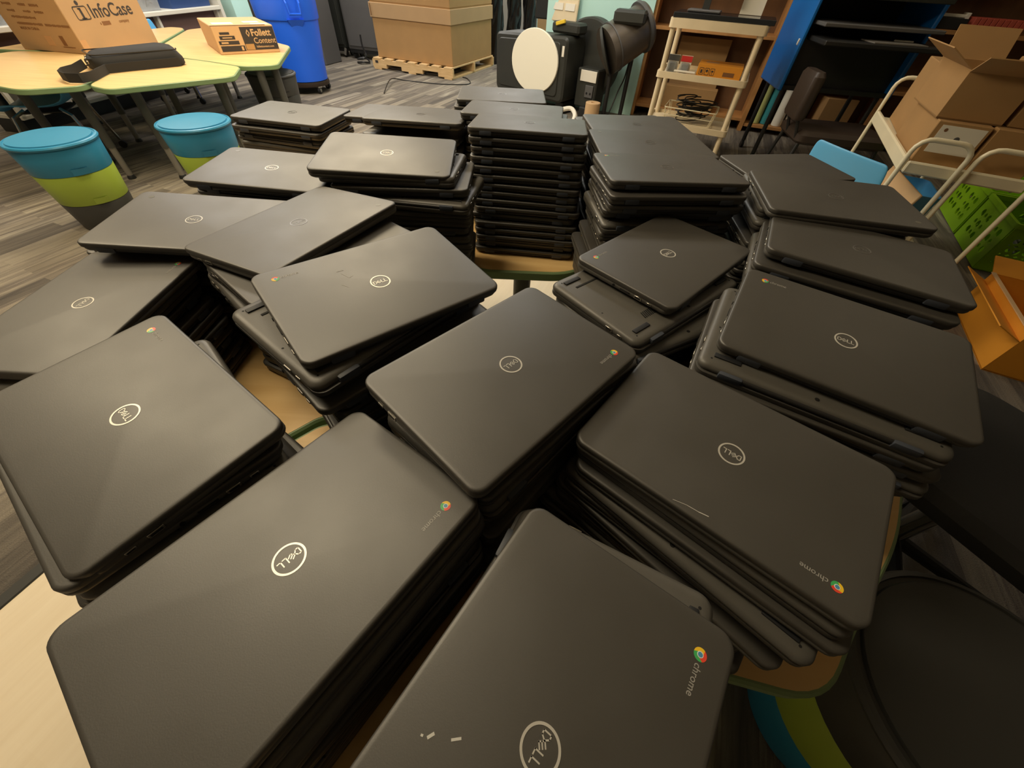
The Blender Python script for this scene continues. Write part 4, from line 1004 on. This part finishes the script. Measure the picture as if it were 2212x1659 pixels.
MB().box((PW/2+.02, PD/2+.02, .135+.60-.10), (PW-.07, PD-.07, .15), bev=.004).build('carton_collar', M['card'], gc, 0)
MB().box((PW/2+.02, PD/2+.02, 1.05), (PW-.09, PD-.09, .66), bev=.006).build('upper_carton', M['card3'], gc, 0)
MB().box((.10, .028, .64), (.012, .004, .12)).build('collar_slit', M['inkbrown'], gc, 0)

# black wrapped bundles and carton right of the pallet
def bundle(label, x, y, h, r, seed):
    random.seed(seed); q = MB(); lo = []
    for j in range(12):
        z = .004+h*j/11; lo.append([(x+(r*(1+.16*math.sin(k*3+j*.6+seed)+.10*math.sin(k*7+j*1.7))+(.02*(j == 0)))*math.cos(2*math.pi*k/26), y+(r*.8*(1+.14*math.sin(k*5+j*.9)))*math.sin(2*math.pi*k/26), z) for k in range(26)])
    q.rings(lo); tag(q.build('wrapped_bundle', M['bag'], smooth=80), label, 'bundle', 'black wrapped bundles')
bundle('glossy black wrapped bundle touching the huge carton', -.62, 8.22, 1.25, .11, 2)
bundle('glossy black wrapped bundle, middle of the three', -.34, 8.38, 1.3, .10, 5)
bundle('dull black wrapped bundle beside the narrow tall carton', -.09, 8.48, 1.3, .095, 9)
nc = thing('narrow_carton', 'narrow tall cardboard carton behind the black machine', 'box', (.02, 7.9, 0), R(-20))
MB().box((.13, .1, .65), (.27, .2, 1.3), bev=.006).build('carton_body', M['card'], nc, 0)
MB().box((.13, -.002, .93), (.272, .003, .008)).build('binding_cord', M['inkbrown'], nc, 0)
MB().box((.30, -.02, .65), (.014, .014, 1.3)).build('angle_strip', M['leg2'], nc, 0)
def cord(label, pts, r, m='blk', name='power_cord', cat='cord'):
    q = MB(); P = [Vector(p) for p in pts]; out = []
    for i in range(len(P)-1):
        p0, p1, p2, p3 = P[max(i-1, 0)], P[i], P[i+1], P[min(i+2, len(P)-1)]
        for k in range(6):
            t = k/6; out.append(0.5*((2*p1)+(p2-p0)*t+(2*p0-5*p1+4*p2-p3)*t*t+(3*p1-p0-3*p2+p3)*t**3))
    out.append(P[-1]); q.tube(out, r, 8); return tag(q.build(name, M[m]), label, cat)
cord('thin black cord curling over the carpet in front of the pallet', [(-1.82, 5.71, .006), (-1.86, 6.1, .05), (-1.87, 6.37, .04), (-1.75, 6.5, .006), (-1.5, 6.44, .006), (-1.18, 6.41, .006), (-.86, 6.52, .006), (-.92, 6.85, .006), (-1.0, 6.93, .006)], .006)
cord('black cable heap with a hanging lead beside the huge carton', [(-2.72, 7.50, .014), (-2.60, 7.42, .03), (-2.54, 7.52, .02), (-2.62, 7.60, .06), (-2.72, 7.52, .05), (-2.60, 7.45, .07), (-2.58, 7.55, .10), (-2.62, 7.56, .2), (-2.62, 7.56, .33)], .012)

# ------------------------------------------------------------------ black machine with the oval cream panel
MA = math.atan2(5.16-5.75, .36+.43)
mc = thing('cutting_machine', 'black machine with large oval cream panel and a drum behind the laptops', 'machine', (-.43, 5.75, 0), MA)
def xz_rings(poly, y0, y1, bev): 
    i = inset_poly(poly, bev)
    return [[(x, y0, z) for x, z in i], [(x, y0+bev, z) for x, z in poly], [(x, y1, z) for x, z in poly]]
body = round_poly([(0, .12), (.98, .12), (.98, .675), (0, .635)], .06, 5)
MB().rings(xz_rings(body, 0, .34, .02)).build('housing', M['mach'], mc)
MB().rings(xz_rings(round_poly([(.05, .17), (.90, .17), (.90, .63), (.05, .59)], .05, 5), -.014, 0.0, .006)).build('front_door', M['mach'], mc)
q = MB(); n = 56; ov = [(.585+.315*math.cos(2*math.pi*i/n), .44+.272*math.sin(2*math.pi*i/n)) for i in range(n)]
q.rings(xz_rings(ov, -.034, -.0142, .004)); q.build('oval_panel', M['cream'], mc)
MB().box((.935, -.004, .56), (.028, .008, .085), bev=.002).build('handle_plate', M['paper'], mc)
fl = [(1.00+.37*math.cos(2*math.pi*i/60), .46+.355*math.sin(2*math.pi*i/60)) for i in range(60)]
MB().rings(xz_rings(fl, .36, .48, .015)).build('round_flange', M['mach'], mc)
MB().box((1.15, .30, .26), (.26, .20, .34), bev=.012).build('control_box', M['mach'], mc)
MB().box((1.17, .193, .37), (.20, .012, .095), bev=.002).build('label_plate', M['paper'], mc, 0)
q = MB(); q.box((1.20, .192, .24), (.10, .014, .11), bev=.004); so = q.build('socket_plate', M['cab'], mc)
for dx in (-.022, .022): MB().cyl((1.20+dx, .183, .225), (1.20+dx, .187, .225), .011, seg=12).build('socket_hole', M['void'], so)
MB().box((.85, .20, .725), (.34, .18, .09), bev=.02).build('top_hood', M['mach'], mc)
MB().box((.80, .10, .765), (.11, .03, .03), ry=-.25, bev=.004).build('yellow_catch', M['yellow'], mc)
for x in (.10, .90, 1.22):
    MB().box((x, .22, .06), (.10, .30, .12), bev=.01).build('foot', M['blk'], mc)
# drum running to the right behind the flange
c, s_ = math.cos(-MA), math.sin(-MA)
def to_l(x, y): dx, dy = x+.43, y-5.75; return (dx*c-dy*s_, dx*s_+dy*c)
D0 = to_l(.74, 5.02); D1 = to_l(1.10, 5.16)
MB().tube([(*D0, .60), (*D1, .80)], [.20, .185], 36).build('drum', M['machlite'], mc)
MB().tube([(D0[0]-.02, D0[1]-.01, .59), (D0[0], D0[1], .60)], [.19, .205], 36).build('drum_end', M['mach'], mc)
dv = Vector((D1[0]-D0[0], D1[1]-D0[1], .20)); e0 = Vector((*D0, .60))
for f_, w_ in ((.14, .025), (.86, .07)):
    MB().tube([e0+dv*f_, e0+dv*(f_+w_)], .2065, 36).build('drum_band', M['cab'], mc)
MB().box((D0[0]+.16, D0[1]+.06, .86), (.30, .16, .10), rz=.3, bev=.02).build('drum_hood', M['mach'], mc)
for f_ in (.25, .8):
    p = e0+dv*f_; MB().cyl((p.x, p.y, .01), (p.x, p.y, p.z-.16), .022, seg=10).build('stand_leg', M['blk'], mc)
q = MB(); q.box((.62, .42, .86), (.34, .02, .24), rx=-.12, bev=.008)
bp_ = q.build('beige_cover', M['tan'], mc)
for dx in (-.075, .075): MB().box((.62+dx, .408, .86), (.12, .012, .055), rx=-.12).build('window', M['paper'], bp_)
cord('white hose under the black machine beside the paper roll', [(.36, 5.02, .10), (.46, 4.99, .12), (.50, 4.90, .08), (.46, 4.82, .03), (.34, 4.78, .025)], .022, 'paper', 'hose', 'hose')
q = MB(); q.lathe((.68, 4.93, 0), [(.075, .002), (.078, .006), (.078, .196), (.075, .2), (.022, .2), (.022, .19)], 28); tag(q.build('paper_roll', M['card2']), 'cream paper roll standing on the carpet below the black machine', 'roll')
cord('black lead hanging against the mint wall beside the drum', [(1.04, 5.28, .52), (1.02, 5.27, .36), (.98, 5.26, .25), (.92, 5.2, .08), (.86, 5.12, .012)], .007)
ws = thing('wheeled_stand', 'black case on a chrome stand behind the black machine', 'stand', (.03, 6.9, 0), R(-20))
MB().box((.12, .1, .93), (.30, .22, .52), bev=.015).build('case', M['blk'], ws)
for x in (-.04, .28): MB().cyl((x, .1, .06), (x, .1, .68), .012).build('pole', M['chrome'], ws)
for x in (-.04, .28): MB().cyl((x-.012, .1, .035), (x+.012, .1, .035), .035, seg=16).build('caster', M['leg2'], ws)
MB().box((.12, .1, .07), (.36, .25, .02)).build('base_plate', M['blk'], ws)

# ------------------------------------------------------------------ long oak wall bookcase
BA = R(-20)
bk = thing('wall_bookcase', 'long oak bookcase along the wall behind the carts', 'bookcase', (1.28, 5.45, 0), BA)
BL = 3.9
MB().box((BL/2-.1, .38, 1.15), (BL, .02, 2.3)).build('back_panel', M['oakd'], bk, 0)
for s0 in (-.065, 1.17, 2.32, 3.45): MB().box((s0, .18, 1.15), (.045, .36, 2.3), bev=.002).build('upright', M['oak'], bk, 0)
MB().box((-.065, -.008, 1.15), (.075, .02, 2.3), bev=.003).build('face_trim', M['oak'], bk, 0)
for a, b_, zz in ((-.04, 1.15, .765), (-.04, 1.15, 1.25), (1.19, 2.30, .91), (1.19, 2.30, .47), (2.34, 3.43, .91), (2.34, 3.43, .47), (1.19, 3.43, 1.30), (-.04, 1.15, .10), (1.19, 3.43, .06)):
    MB().box(((a+b_)/2, .19, zz), (b_-a, .36, .028), bev=.002).build('shelf_board', M['oak'], bk, 0)
def bkp(s, t): return local((1.28, 5.45), BA, s, t)
def onshelf(nm, label, cat, s, t, z, d, m, rz=0, group=None, bev=.004):
    x, y = bkp(s, t); q = MB(); q.box((x, y, z+d[2]/2), d, rz=BA+rz, bev=bev); return tag(q.build(nm, M[m], smooth=0), label, cat, group)
for k in range(9):
    onshelf('coral_book', 'coral red book, %s from the left in the row on the right shelf' % ['first', 'second', 'third', 'fourth', 'fifth', 'sixth', 'seventh', 'eighth', 'ninth'][k], 'book', 2.62+k*.041, .13, .925, (.038, .20, .085), 'coral', 0, 'coral red books in a row on the right shelf')
onshelf('black_box', 'low black box on the oak shelf left of the coral red books', 'box', 2.47, .16, .925, (.20, .24, .07), 'blk')
x, y = bkp(2.47, .16); q = MB(); q.box((x, y, .925+.071+.012), (.21, .10, .022), rz=BA, bev=.005); q.box((x+.09, y-.033, .925+.071-.02+.03), (.03, .10, .05), rz=BA, bev=.004); tag(q.build('white_bracket', M['paper'], smooth=0), 'white bent bracket on the black box beside the coral red books', 'bracket')
for k, (s0, r0, h0, m, nm) in enumerate([(1.30, .045, .36, 'limeroll', 'pale lime'), (1.40, .050, .37, 'tealroll', 'teal'), (1.52, .050, .34, 'paper', 'white'), (1.63, .045, .30, 'white', 'shorter white'), (1.73, .035, .33, 'card2', 'tan cardboard')]):
    x, y = bkp(s0, .10+.02*(k % 2)); q = MB(); q.lathe((x, y, .075), [(r0-.004, 0), (r0, .003), (r0, h0-.003), (r0-.004, h0), (r0*.35, h0), (r0*.35, h0-.02)], 24); tag(q.build('paper_roll', M[m]), '%s roll standing on the lowest oak shelf behind the black cart' % nm, 'roll', 'rolls on the lowest oak shelf')
onshelf('red_brown_box', 'reddish cardboard box on the lowest oak shelf right of the rolls', 'box', 1.98, .17, .075, (.30, .25, .30), 'card3', .25)
for k, (m, w, nm) in enumerate([('paper', .05, 'white'), ('darkblue', .09, 'dark blue'), ('paper', .10, 'thick white'), ('oak', .08, 'brown'), ('card', .07, 'tan')]):
    onshelf('binder', '%s binder standing on the upper oak shelf above the blue sided cart' % nm, 'binder', 1.40+k*.13, .14, .925, (w, .22, .20+.01*(k % 3)), m, 0, 'binders behind the blue sided cart')
x, y = bkp(.52, .25); q = MB(); q.box((x, y, .115+.30), (.52, .02, .58), rz=BA, rx=-.12); tag(q.build('cardboard_sheet', M['card3'], smooth=0), 'flattened cardboard sheet leaning inside the bookcase behind the tan cart', 'cardboard')
onshelf('open_carton', 'brown cardboard box on the lowest shelf behind the wire basket', 'box', .50, .08, .115, (.62, .12, .20), 'card3')

# ------------------------------------------------------------------ tan plastic cart
CA = math.atan2(3.80-4.06, 1.69-1.06)
ct = thing('utility_cart', 'tan plastic three shelf cart before the oak bookcase', 'cart', (1.06, 4.06, 0), CA)
CW, CD = .68, .44
for x in (.02, CW-.02):
    for y in (.02, CD-.02): MB().tube([(x, y, .03), (x, y, .875)], .021, 14).build('post', M['tan'], ct)
for zz, hh in ((.875, .055), (.572, .042), (.235, .042)):
    q = MB(); o = rrect(CW+.03, CD+.03, .03, 4, CW/2, CD/2); i = inset_poly(o, .012)
    q.rings([[(x, y, zz) for x, y in o], [(x, y, zz+hh) for x, y in o], [(x, y, zz+hh) for x, y in i], [(x, y, zz+hh*.45) for x, y in i]]); q.build('shelf_tray', M['tan'], ct)
for x in (.02, CW-.02):
    for y in (.02, CD-.02): MB().cyl((x-.01, y, .02), (x+.01, y, .02), .020, seg=12).build('caster', M['blk'], ct)
def onc(x, y): return local((1.06, 4.06), CA, x, y)
def cbox(nm, label, cat, x, y, z, d, m, rz=0, group=None, bev=.003, parent=None, rx=0):
    X, Y = onc(x, y); q = MB(); q.box((X, Y, z+d[2]/2), d, rz=CA+rz, bev=bev, rx=rx); return tag(q.build(nm, M[m], smooth=0), label, cat, group)
cbox('flat_case', 'flat black case lying across the top of the tan cart', 'case', .36, .18, .9315, (.72, .38, .030), 'darkblue' if 0 else 'screen')
mo = thing('monitor', 'dark monitor standing on the black case on the tan cart', 'monitor', (*onc(.20, .18), .9625), CA)
MB().box((0, .05, .23), (.40, .03, .30), bev=.006).build('screen_frame', M['cabd'], mo); MB().box((0, .033, .235), (.36, .004, .26)).build('screen', M['screen'], mo)
MB().box((0, .03, .04), (.05, .03, .09)).build('neck', M['cabd'], mo); MB().box((0, .0, .008), (.24, .18, .014), bev=.004).build('foot', M['cab'], mo)
cbox('paper_sheet', 'grey paper sheet propped behind the case on the tan cart', 'paper', .53, .30, .9625, (.16, .01, .24), 'paper', 0, None, .001, rx=-.1)
def blister(label, x, top):
    X, Y = onc(x, .07); t = thing('blister_pack', label, 'package', (X, Y, .5915), CA, 'blister packs on the tan cart')
    MB().box((0, .012, .062), (.088, .004, .124)).build('card_back', M['paper'], t, 0)
    MB().box((0, .0085, .103), (.086, .0035, .036)).build('header', M[top], t, 0)
    MB().box((0, -.006, .045), (.066, .024, .070), bev=.008, seg=2).build('clear_bubble', M['clear'], t); MB().box((0, -.004, .045), (.04, .012, .045), bev=.003).build('contents', M['greystuff'], t)
blister('clear blister pack with grey header leaning on the tan cart post', .085, 'cab'); blister('clear blister pack with red header next to the grey one', .185, 'redp')
oc = thing('orange_box', 'flat orange carton with black handling symbols on the middle cart shelf', 'box', (*onc(.29, .045), .5915), CA+.02)
MB().box((.17, .12, .046), (.34, .24, .090), bev=.003).build('carton_body', M['orange'], oc, 0)
q = MB(); 
for k in range(3):
    x0 = .035+k*.042; f0 = rrect(.034, .044, .004, 2, x0, .046); f1 = inset_poly(f0, .003)
    q.rings([[(x, -.0002, z) for x, z in f0], [(x, -.001, z) for x, z in f0], [(x, -.001, z) for x, z in f1], [(x, -.0002, z) for x, z in f1]], False, False)
q.cyl((.077, -.0008, .050), (.077, .0, .050), .009, seg=12); q.box((.119, -.0005, .050), (.016, .001, .010)); q.box((.119, -.0005, .038), (.003, .001, .018)); q.box((.035, -.0005, .045), (.014, .001, .022))
q.build('printed_symbols', M['ink'], oc, 0)
MB().box((.245, -.0006, .040), (.085, .0012, .026)).build('printed_code', M['inkbrown'], oc, 0)
MB().box((.10, .12, .0906), (.10, .08, .001)).build('top_label', M['tape'], oc, 0)
cbox('charger_strip', 'thin white adapter lying on the middle shelf edge of the tan cart', 'adapter', .20, .035, .6142, (.17, .035, .012), 'paper', .03)
wb = thing('wire_basket', 'white wire basket holding tangled black cables on the lowest cart shelf', 'basket', (*onc(.34, .20), .257), CA)
for k, (w0, zz) in enumerate([(.40, .01), (.42, .06), (.44, .115)]):
    q = MB(); p = rrect(w0, w0*.66, .02, 3); q.tube([(x, y, zz) for x, y in p]+[(p[0][0], p[0][1], zz)], .003 if k < 2 else .0045, 6); q.build('ring_wire', M['ivory'], wb)
for k in range(12):
    a = k/12; p0 = rrect(.40, .264, .02, 3); p1 = rrect(.44, .29, .02, 3); j = int(a*len(p0)); MB().cyl((*p0[j], .01), (*p1[j], .115), .0025, seg=6).build('upright_wire', M['ivory'], wb)
random.seed(11)
for k in range(9):
    X, Y = onc(.34, .20); q = MB(); pts = []; ph = random.random()*6; rx_, ry_ = .06+.08*random.random(), .05+.05*random.random(); cx_, cy_ = (random.random()-.5)*.16, (random.random()-.5)*.08
    for j in range(26):
        a = ph+j*.55; lx, ly = cx_+rx_*math.cos(a), cy_+ry_*math.sin(a*1.07); lz = .02+.014*k+.05*(.5+.5*math.sin(a*.43+k)); wx, wy = local((X, Y), CA, lx, ly); pts.append((wx, wy, .262+lz))
    q.tube(pts, .0042, 6); tag(q.build('cable_coil', M['blk']), 'tangled black cable coil in the wire basket on the tan cart', 'cable', 'cable coils in the wire basket')

# ------------------------------------------------------------------ blue sided black cart with a leather seat in front
UA = math.atan2(3.91-4.02, 2.91-2.08)
bc2 = thing('media_cart', 'tall black media cart with bright blue side panels and pull out shelves', 'cart', (2.08, 4.02, 0), UA)
for x in (.0, .84): MB().box((x, .25, 1.0), (.03, .56, .92), bev=.008).build('side_panel', M['cartblue'], bc2)
MB().box((.42, .50, .90), (.81, .02, .72)).build('back_panel', M['blk'], bc2); MB().box((.42, .06, .72), (.81, .02, .30)).build('lower_door', M['blk'], bc2)
MB().box((.42, .25, .56), (.81, .5, .03)).build('bottom_board', M['blk'], bc2)
MB().box((.44, .08, .955), (.80, .56, .022), bev=.004).build('upper_shelf', M['cab'], bc2)
MB().box((.56, -.06, .868), (1.02, .52, .030), bev=.006).build('pull_out_shelf', M['blk'], bc2)
MB().box((.42, .20, 1.13), (.80, .66, .03), rx=.08, bev=.004).build('top_board', M['cabd'], bc2)
MB().box((-.018, -.0, .84), (.006, .02, .035), rx=.2).build('side_label', M['paper'], bc2)
for x in (.05, .80):
    for y in (.05, .45): MB().tube([(x, y, .06), (x, y, .56)], .018, 10).build('leg', M['blk'], bc2); MB().cyl((x-.012, y, .03), (x+.012, y, .03), .03, seg=14).build('caster', M['blk'], bc2)
X, Y = local((2.08, 4.02), UA, .55, -.20); q = MB(); q.box((X, Y, .8845+.003), (.36, .20, .006), rz=UA+.05); tag(q.build('keyboard_tray', M['leg2'], smooth=0), 'thin grey metal plate lying on the pull out shelf of the blue sided cart', 'plate')
X, Y = local((2.08, 4.02), UA, .66, -.10); q = MB(); q.box((X, Y, .8845+.008), (.13, .012, .012), rz=UA-.05, bev=.003); tag(q.build('pen', M['paper'], smooth=0), 'white pen beside the grey plate on the pull out shelf', 'pen')
sc = thing('leather_chair', 'low chair with dark brown leather seat before the blue sided cart', 'chair', (2.38, 3.52, 0), UA)
q = MB(); q.rings([[(x, y, z) for x, y in rrect(w, d, .06, 5)] for w, d, z in ((.60, .42, .33), (.64, .46, .35), (.64, .46, .39), (.58, .40, .415))]); q.build('seat', M['brownfab'], sc)
q = MB(); q.rings([[(x-.36, y-.06, z) for x, y in rrect(w, d, .03, 5)] for w, d, z in ((.07, .26, .47), (.08, .28, .49), (.08, .28, .72), (.06, .24, .745))]); q.build('arm_pad', M['brownfab'], sc)
for x, y in ((-.31, -.20), (.31, -.20), (-.31, .20), (.31, .20)): MB().tube([(x*.9, y*.9, .34), (x*1.05, y*1.05, .002)], .014, 10).build('leg', M['blk'], sc)
for y in (-.16, .04): MB().tube([(-.31, y, .36), (-.36, y, .48)], .012, 8).build('arm_post', M['blk'], sc)

# ------------------------------------------------------------------ white tube cart with cartons
WA = math.atan2(-.417, .909); WO = (1.83, 2.06)
wc = thing('tube_cart', 'ivory cart with looped tube handles carrying brown cartons', 'cart', (*WO, 0), WA)
MB().box((.22, .50, .59), (.46, 1.02, .030), bev=.006).build('tray', M['ivory'], wc)
MB().box((.22, -.018, .595), (.46, .022, .050), bev=.006).build('front_rail', M['ivory'], wc); MB().box((-.018, .50, .60), (.022, 1.02, .060), bev=.006).build('side_rail', M['ivory'], wc)
def loop(x0, x1, y, zt, r=.0105, rad=.055):
    pts = [(x0, y, .015), (x0, y, zt-rad)]+[(x0+rad-rad*math.cos(R(a)), y, zt-rad+rad*math.sin(R(a))) for a in (22, 45, 68, 90)]+[(x1-rad+rad*math.sin(R(a)), y, zt-rad+rad*math.cos(R(a))) for a in (0, 22, 45, 68, 90)]+[(x1, y, .015)]
    return MB().tube(pts, r, 12)
for x0, x1 in ((-.035, .178), (.212, .455)): loop(x0, x1, -.045, .715).build('tube_handle', M['ivory'], wc)
loop(-.02, .44, 1.03, .80).build('tube_handle', M['ivory'], wc)
MB().box((.22, .50, .12), (.44, 1.0, .02), bev=.004).build('lower_tray', M['ivory'], wc)
def onw(x, y): return local(WO, WA, x, y)
def wcarton(label, x, y, z, d, m, rz=0, flaps=False):
    X, Y = onw(x, y); t = thing('brown_carton', label, 'box', (X, Y, z), WA+rz, 'brown cartons on the ivory cart')
    sx, sy, sz = d
    if not flaps: MB().box((sx/2, sy/2, sz/2), d, bev=.003).build('carton_body', M[m], t, 0)
    else:
        q = MB(); w = .006
        q.box((sx/2, sy/2, w/2), (sx, sy, w)); q.box((sx/2, w/2, sz/2), (sx, w, sz)); q.box((sx/2, sy-w/2, sz/2), (sx, w, sz)); q.box((w/2, sy/2, sz/2), (w, sy-.013, sz)); q.box((sx-w/2, sy/2, sz/2), (w, sy-.013, sz)); q.build('carton_body', M[m], t, 0)
        MB().box((sx/2, -.045, sz+.02), (sx, .12, .004), rx=-.5).build('front_flap', M[m], t, 0); MB().box((-.05, sy/2, sz+.03), (.13, sy, .004), ry=.5).build('side_flap', M[m], t, 0)
        MB().box((sx/2, sy+.03, sz+.05), (sx, .005, .14), rx=-.5).build('back_flap', M[m], t, 0)
    return t
wl = wcarton('brown carton with white shipping label at the cart front left corner', .01, .04, .6065, (.20, .46, .165), 'card3')
MB().box((.105, -.001, .100), (.165, .0015, .105)).build('shipping_label', M['paper'], wl, 0); MB().cyl((.045, -.0015, .135), (.045, -.0025, .135), .007, seg=12).build('label_mark', M['inkbrown'], wl); 
q = MB(); q.cyl((.105, -.0015, .105), (.105, -.0025, .105), .011, seg=14); q.build('label_emblem', M['cab'], wl)
wcarton('brown carton at the cart front right, beside the labelled one', .225, .04, .6065, (.21, .46, .165), 'card3')
wcarton('brown open carton on top of the labelled one with raised flaps', .0, .08, .7725, (.24, .44, .17), 'card3', .03, True)
wcarton('brown carton on top of the right front one', .265, .10, .7725, (.20, .40, .20), 'card3')
wcarton('brown carton at the back of the ivory cart tray', .03, .56, .6065, (.38, .42, .30), 'card3', -.04)
X, Y = onw(.10, -.02)
q = MB(); q.box((.085, .25, .135+.17), (.012, .46, .36), rz=.12, ry=.22, bev=.003); o = q.build('cream_panel', M['card2'], None, 0); o.location = (*WO, 0); o.rotation_euler = (0, 0, WA); tag(o, 'cream cardboard panel leaning on the lower tray of the ivory cart', 'cardboard')
q = MB(); p_ = rrect(.20, .36, .05, 5, .32, .66); q.rings([[(x, y, .1325) for x, y in inset_poly(p_, .02)], [(x, y, .36) for x, y in p_], [(x, y, .36) for x, y in inset_poly(p_, .008)], [(x, y, .15) for x, y in inset_poly(p_, .028)]]); o = q.build('blue_tub', M['sky']); o.location = (*WO, 0); o.rotation_euler = (0, 0, WA); tag(o, 'light blue tub on the lower tray of the ivory cart', 'tub')

# ------------------------------------------------------------------ green crates and the orange brown open carton
def crate(label, x, y):
    t = thing('plastic_crate', label, 'crate', (x, y, 0), R(64), 'lime green crates on the floor')
    Lx, Wy, H = .50, .36, .29                                         # local x runs along the long visible side
    def panel(name, w, h, org, ux, n_):
        """wall with rows of round holes: built from a grid of cells, each with a polygonal hole"""
        q = MB(); ux = Vector(ux); nn = Vector(n_); o = Vector(org); nx, nz = 9, 5; cw, ch = w/nx, h/nz
        for i in range(nx):
            for j in range(nz):
                cx, cz = (i+.5)*cw, (j+.5)*ch; hole = 0 < j < nz-1 and 0 < i < nx-1 and i != 4
                r = min(cw, ch)*(.40 if (i+j) % 2 == 0 else .27)
                if not hole:
                    lo = [[o+ux*(cx+sx*cw/2)+Vector((0, 0, cz+sz*ch/2))+nn*d for sx, sz in ((-1, -1), (1, -1), (1, 1), (-1, 1))] for d in (0, .006)]; q.rings(lo)
                else:
                    outer = []; inner = []
                    for k in range(12):
                        a = 2*math.pi*k/12+R(15); dx, dz = math.cos(a), math.sin(a); m_ = max(abs(dx)/(cw/2), abs(dz)/(ch/2)); outer.append((cx+dx/m_, cz+dz/m_)); inner.append((cx+dx*r, cz+dz*r))
                    P = lambda p, d: o+ux*p[0]+Vector((0, 0, p[1]))+nn*d
                    q.rings([[P(p, 0) for p in outer], [P(p, .006) for p in outer], [P(p, .006) for p in inner], [P(p, 0) for p in inner], [P(p, 0) for p in outer]], False, False)
        return q.build(name, M['green'], t, 0)
    panel('side_wall', Lx, H-.02, (0, 0, .01), (1, 0, 0), (0, 1, 0)); panel('side_wall', Lx, H-.02, (0, -Wy, .01), (1, 0, 0), (0, -1, 0))
    panel('end_wall', Wy, H-.02, (0, -Wy, .01), (0, 1, 0), (-1, 0, 0)); panel('end_wall', Wy, H-.02, (Lx, -Wy, .01), (0, 1, 0), (1, 0, 0))
    q = MB(); o_ = rrect(Lx+.03, Wy+.03, .02, 3, Lx/2, -Wy/2); i_ = inset_poly(o_, .018); q.rings([[(a, b, H-.025) for a, b in o_], [(a, b, H) for a, b in o_], [(a, b, H) for a, b in i_], [(a, b, H-.025) for a, b in i_]], False, False); q.build('rim', M['green'], t)
    MB().box((Lx/2, -Wy/2, .008), (Lx-.01, Wy-.01, .012)).build('floor_panel', M['green'], t)
    return t
crate('lime green crate with round holes, nearer to the orange carton', 2.86, 2.24); crate('lime green crate farther back beside the ivory cart', 3.10, 2.73)
q = MB(); random.seed(5)
for k in range(7): a = k*.9; q.tube([(2.86+.30*.44+.16+.05*math.cos(a+j*.7), 2.24+.25*.9-.10+.05*math.sin(a+j*.9), .10+.02*k+.02*math.sin(j+k)) for j in range(9)], .010, 8)
tag(q.build('grey_rope', M['greystuff']), 'grey coiled rope lying inside the nearer green crate', 'rope')
og = thing('open_carton', 'orange brown open carton with outward flap at the right edge', 'box', (2.18, 1.30, 0), R(64))
Lb, Wb, Hb, w = .56, .42, .215, .005
q = MB(); q.box((Lb/2, -Wb/2, .004), (Lb, Wb, .006)); q.box((Lb/2, -w/2, Hb/2), (Lb, w, Hb)); q.box((Lb/2, -Wb+w/2, Hb/2), (Lb, w, Hb)); q.box((w/2, -Wb/2, Hb/2), (w, Wb-.011, Hb)); q.box((Lb-w/2, -Wb/2, Hb/2), (w, Wb-.011, Hb)); q.build('carton_body', M['orange'], og, 0)
MB().box((Lb/2, .052, Hb-.022), (Lb, .115, .004), rx=.42 if 0 else .42).build('outer_flap', M['orange'], og, 0)
MB().box((Lb/2, .0, Hb+.0025), (Lb*.98, .018, .004)).build('fold_crease', M['card2'], og, 0)
MB().box((Lb+.05, -Wb/2, Hb+.02), (.12, Wb, .004), ry=-.4).build('end_flap', M['orange'], og, 0)
q = MB(); q.tube([(2.21, 1.27, .235), (2.24, 1.29, .24), (2.28, 1.29, .238), (2.32, 1.28, .23)], .012, 8); tag(q.build('blue_strap', M['cartblue']), 'small dark blue strap on the rim of the orange brown carton', 'strap')

# ------------------------------------------------------------------ dark seats at the lower right
tc = thing('task_chair', 'black task chair in the dark right of the laptops', 'chair', (1.13, .44, 0), R(-60))
q = MB(); q.rings([[(x, y, z) for x, y in rrect(w, d, .10, 6)] for w, d, z in ((.44, .42, .40), (.49, .47, .42), (.50, .48, .455), (.46, .44, .478), (.36, .34, .484))]); q.build('seat', M['blkfab'], tc)
q = MB(); q.rings([[(x, y+.27+.12*(z-.55), z) for x, y in rrect(w, .06, .028, 5)] for w, z in ((.30, .56), (.40, .60), (.44, .75), (.42, .90), (.30, .95))]); q.build('backrest', M['blkfab'], tc)
MB().tube([(0, .10, .40), (0, .26, .42), (0, .31, .60)], .018, 10).build('back_support', M['blk'], tc)
MB().cyl((0, 0, .09), (0, 0, .40), .025).build('gas_column', M['chrome'], tc)
for k in range(5):
    a = R(72*k+20); MB().tube([(0, 0, .11), (.27*math.cos(a), .27*math.sin(a), .07)], [.022, .014], 10).build('base_arm', M['blk'], tc); MB().cyl((.27*math.cos(a)-.012, .27*math.sin(a), .028), (.27*math.cos(a)+.012, .27*math.sin(a), .028), .027, seg=14).build('caster', M['blk'], tc)
q = MB(); lo = []
for j in range(14):
    z = .005+.42*j/13; r = .21*math.sqrt(max(.05, 1-(j/13.5)**3)); lo.append([(1.27+(r*(1+.07*math.sin(5*a+j*.3)+.03*math.sin(11*a+j)))*math.cos(a)*1.0, -.14+(r*(1+.06*math.sin(4*a-j*.4)))*math.sin(a)*.9, z) for a in [2*math.pi*k/40 for k in range(40)]])
q.rings(lo); tag(q.build('soft_bag', M['blkfab'], smooth=80), 'slumped black fabric bag on the floor at the lower right corner', 'bag')
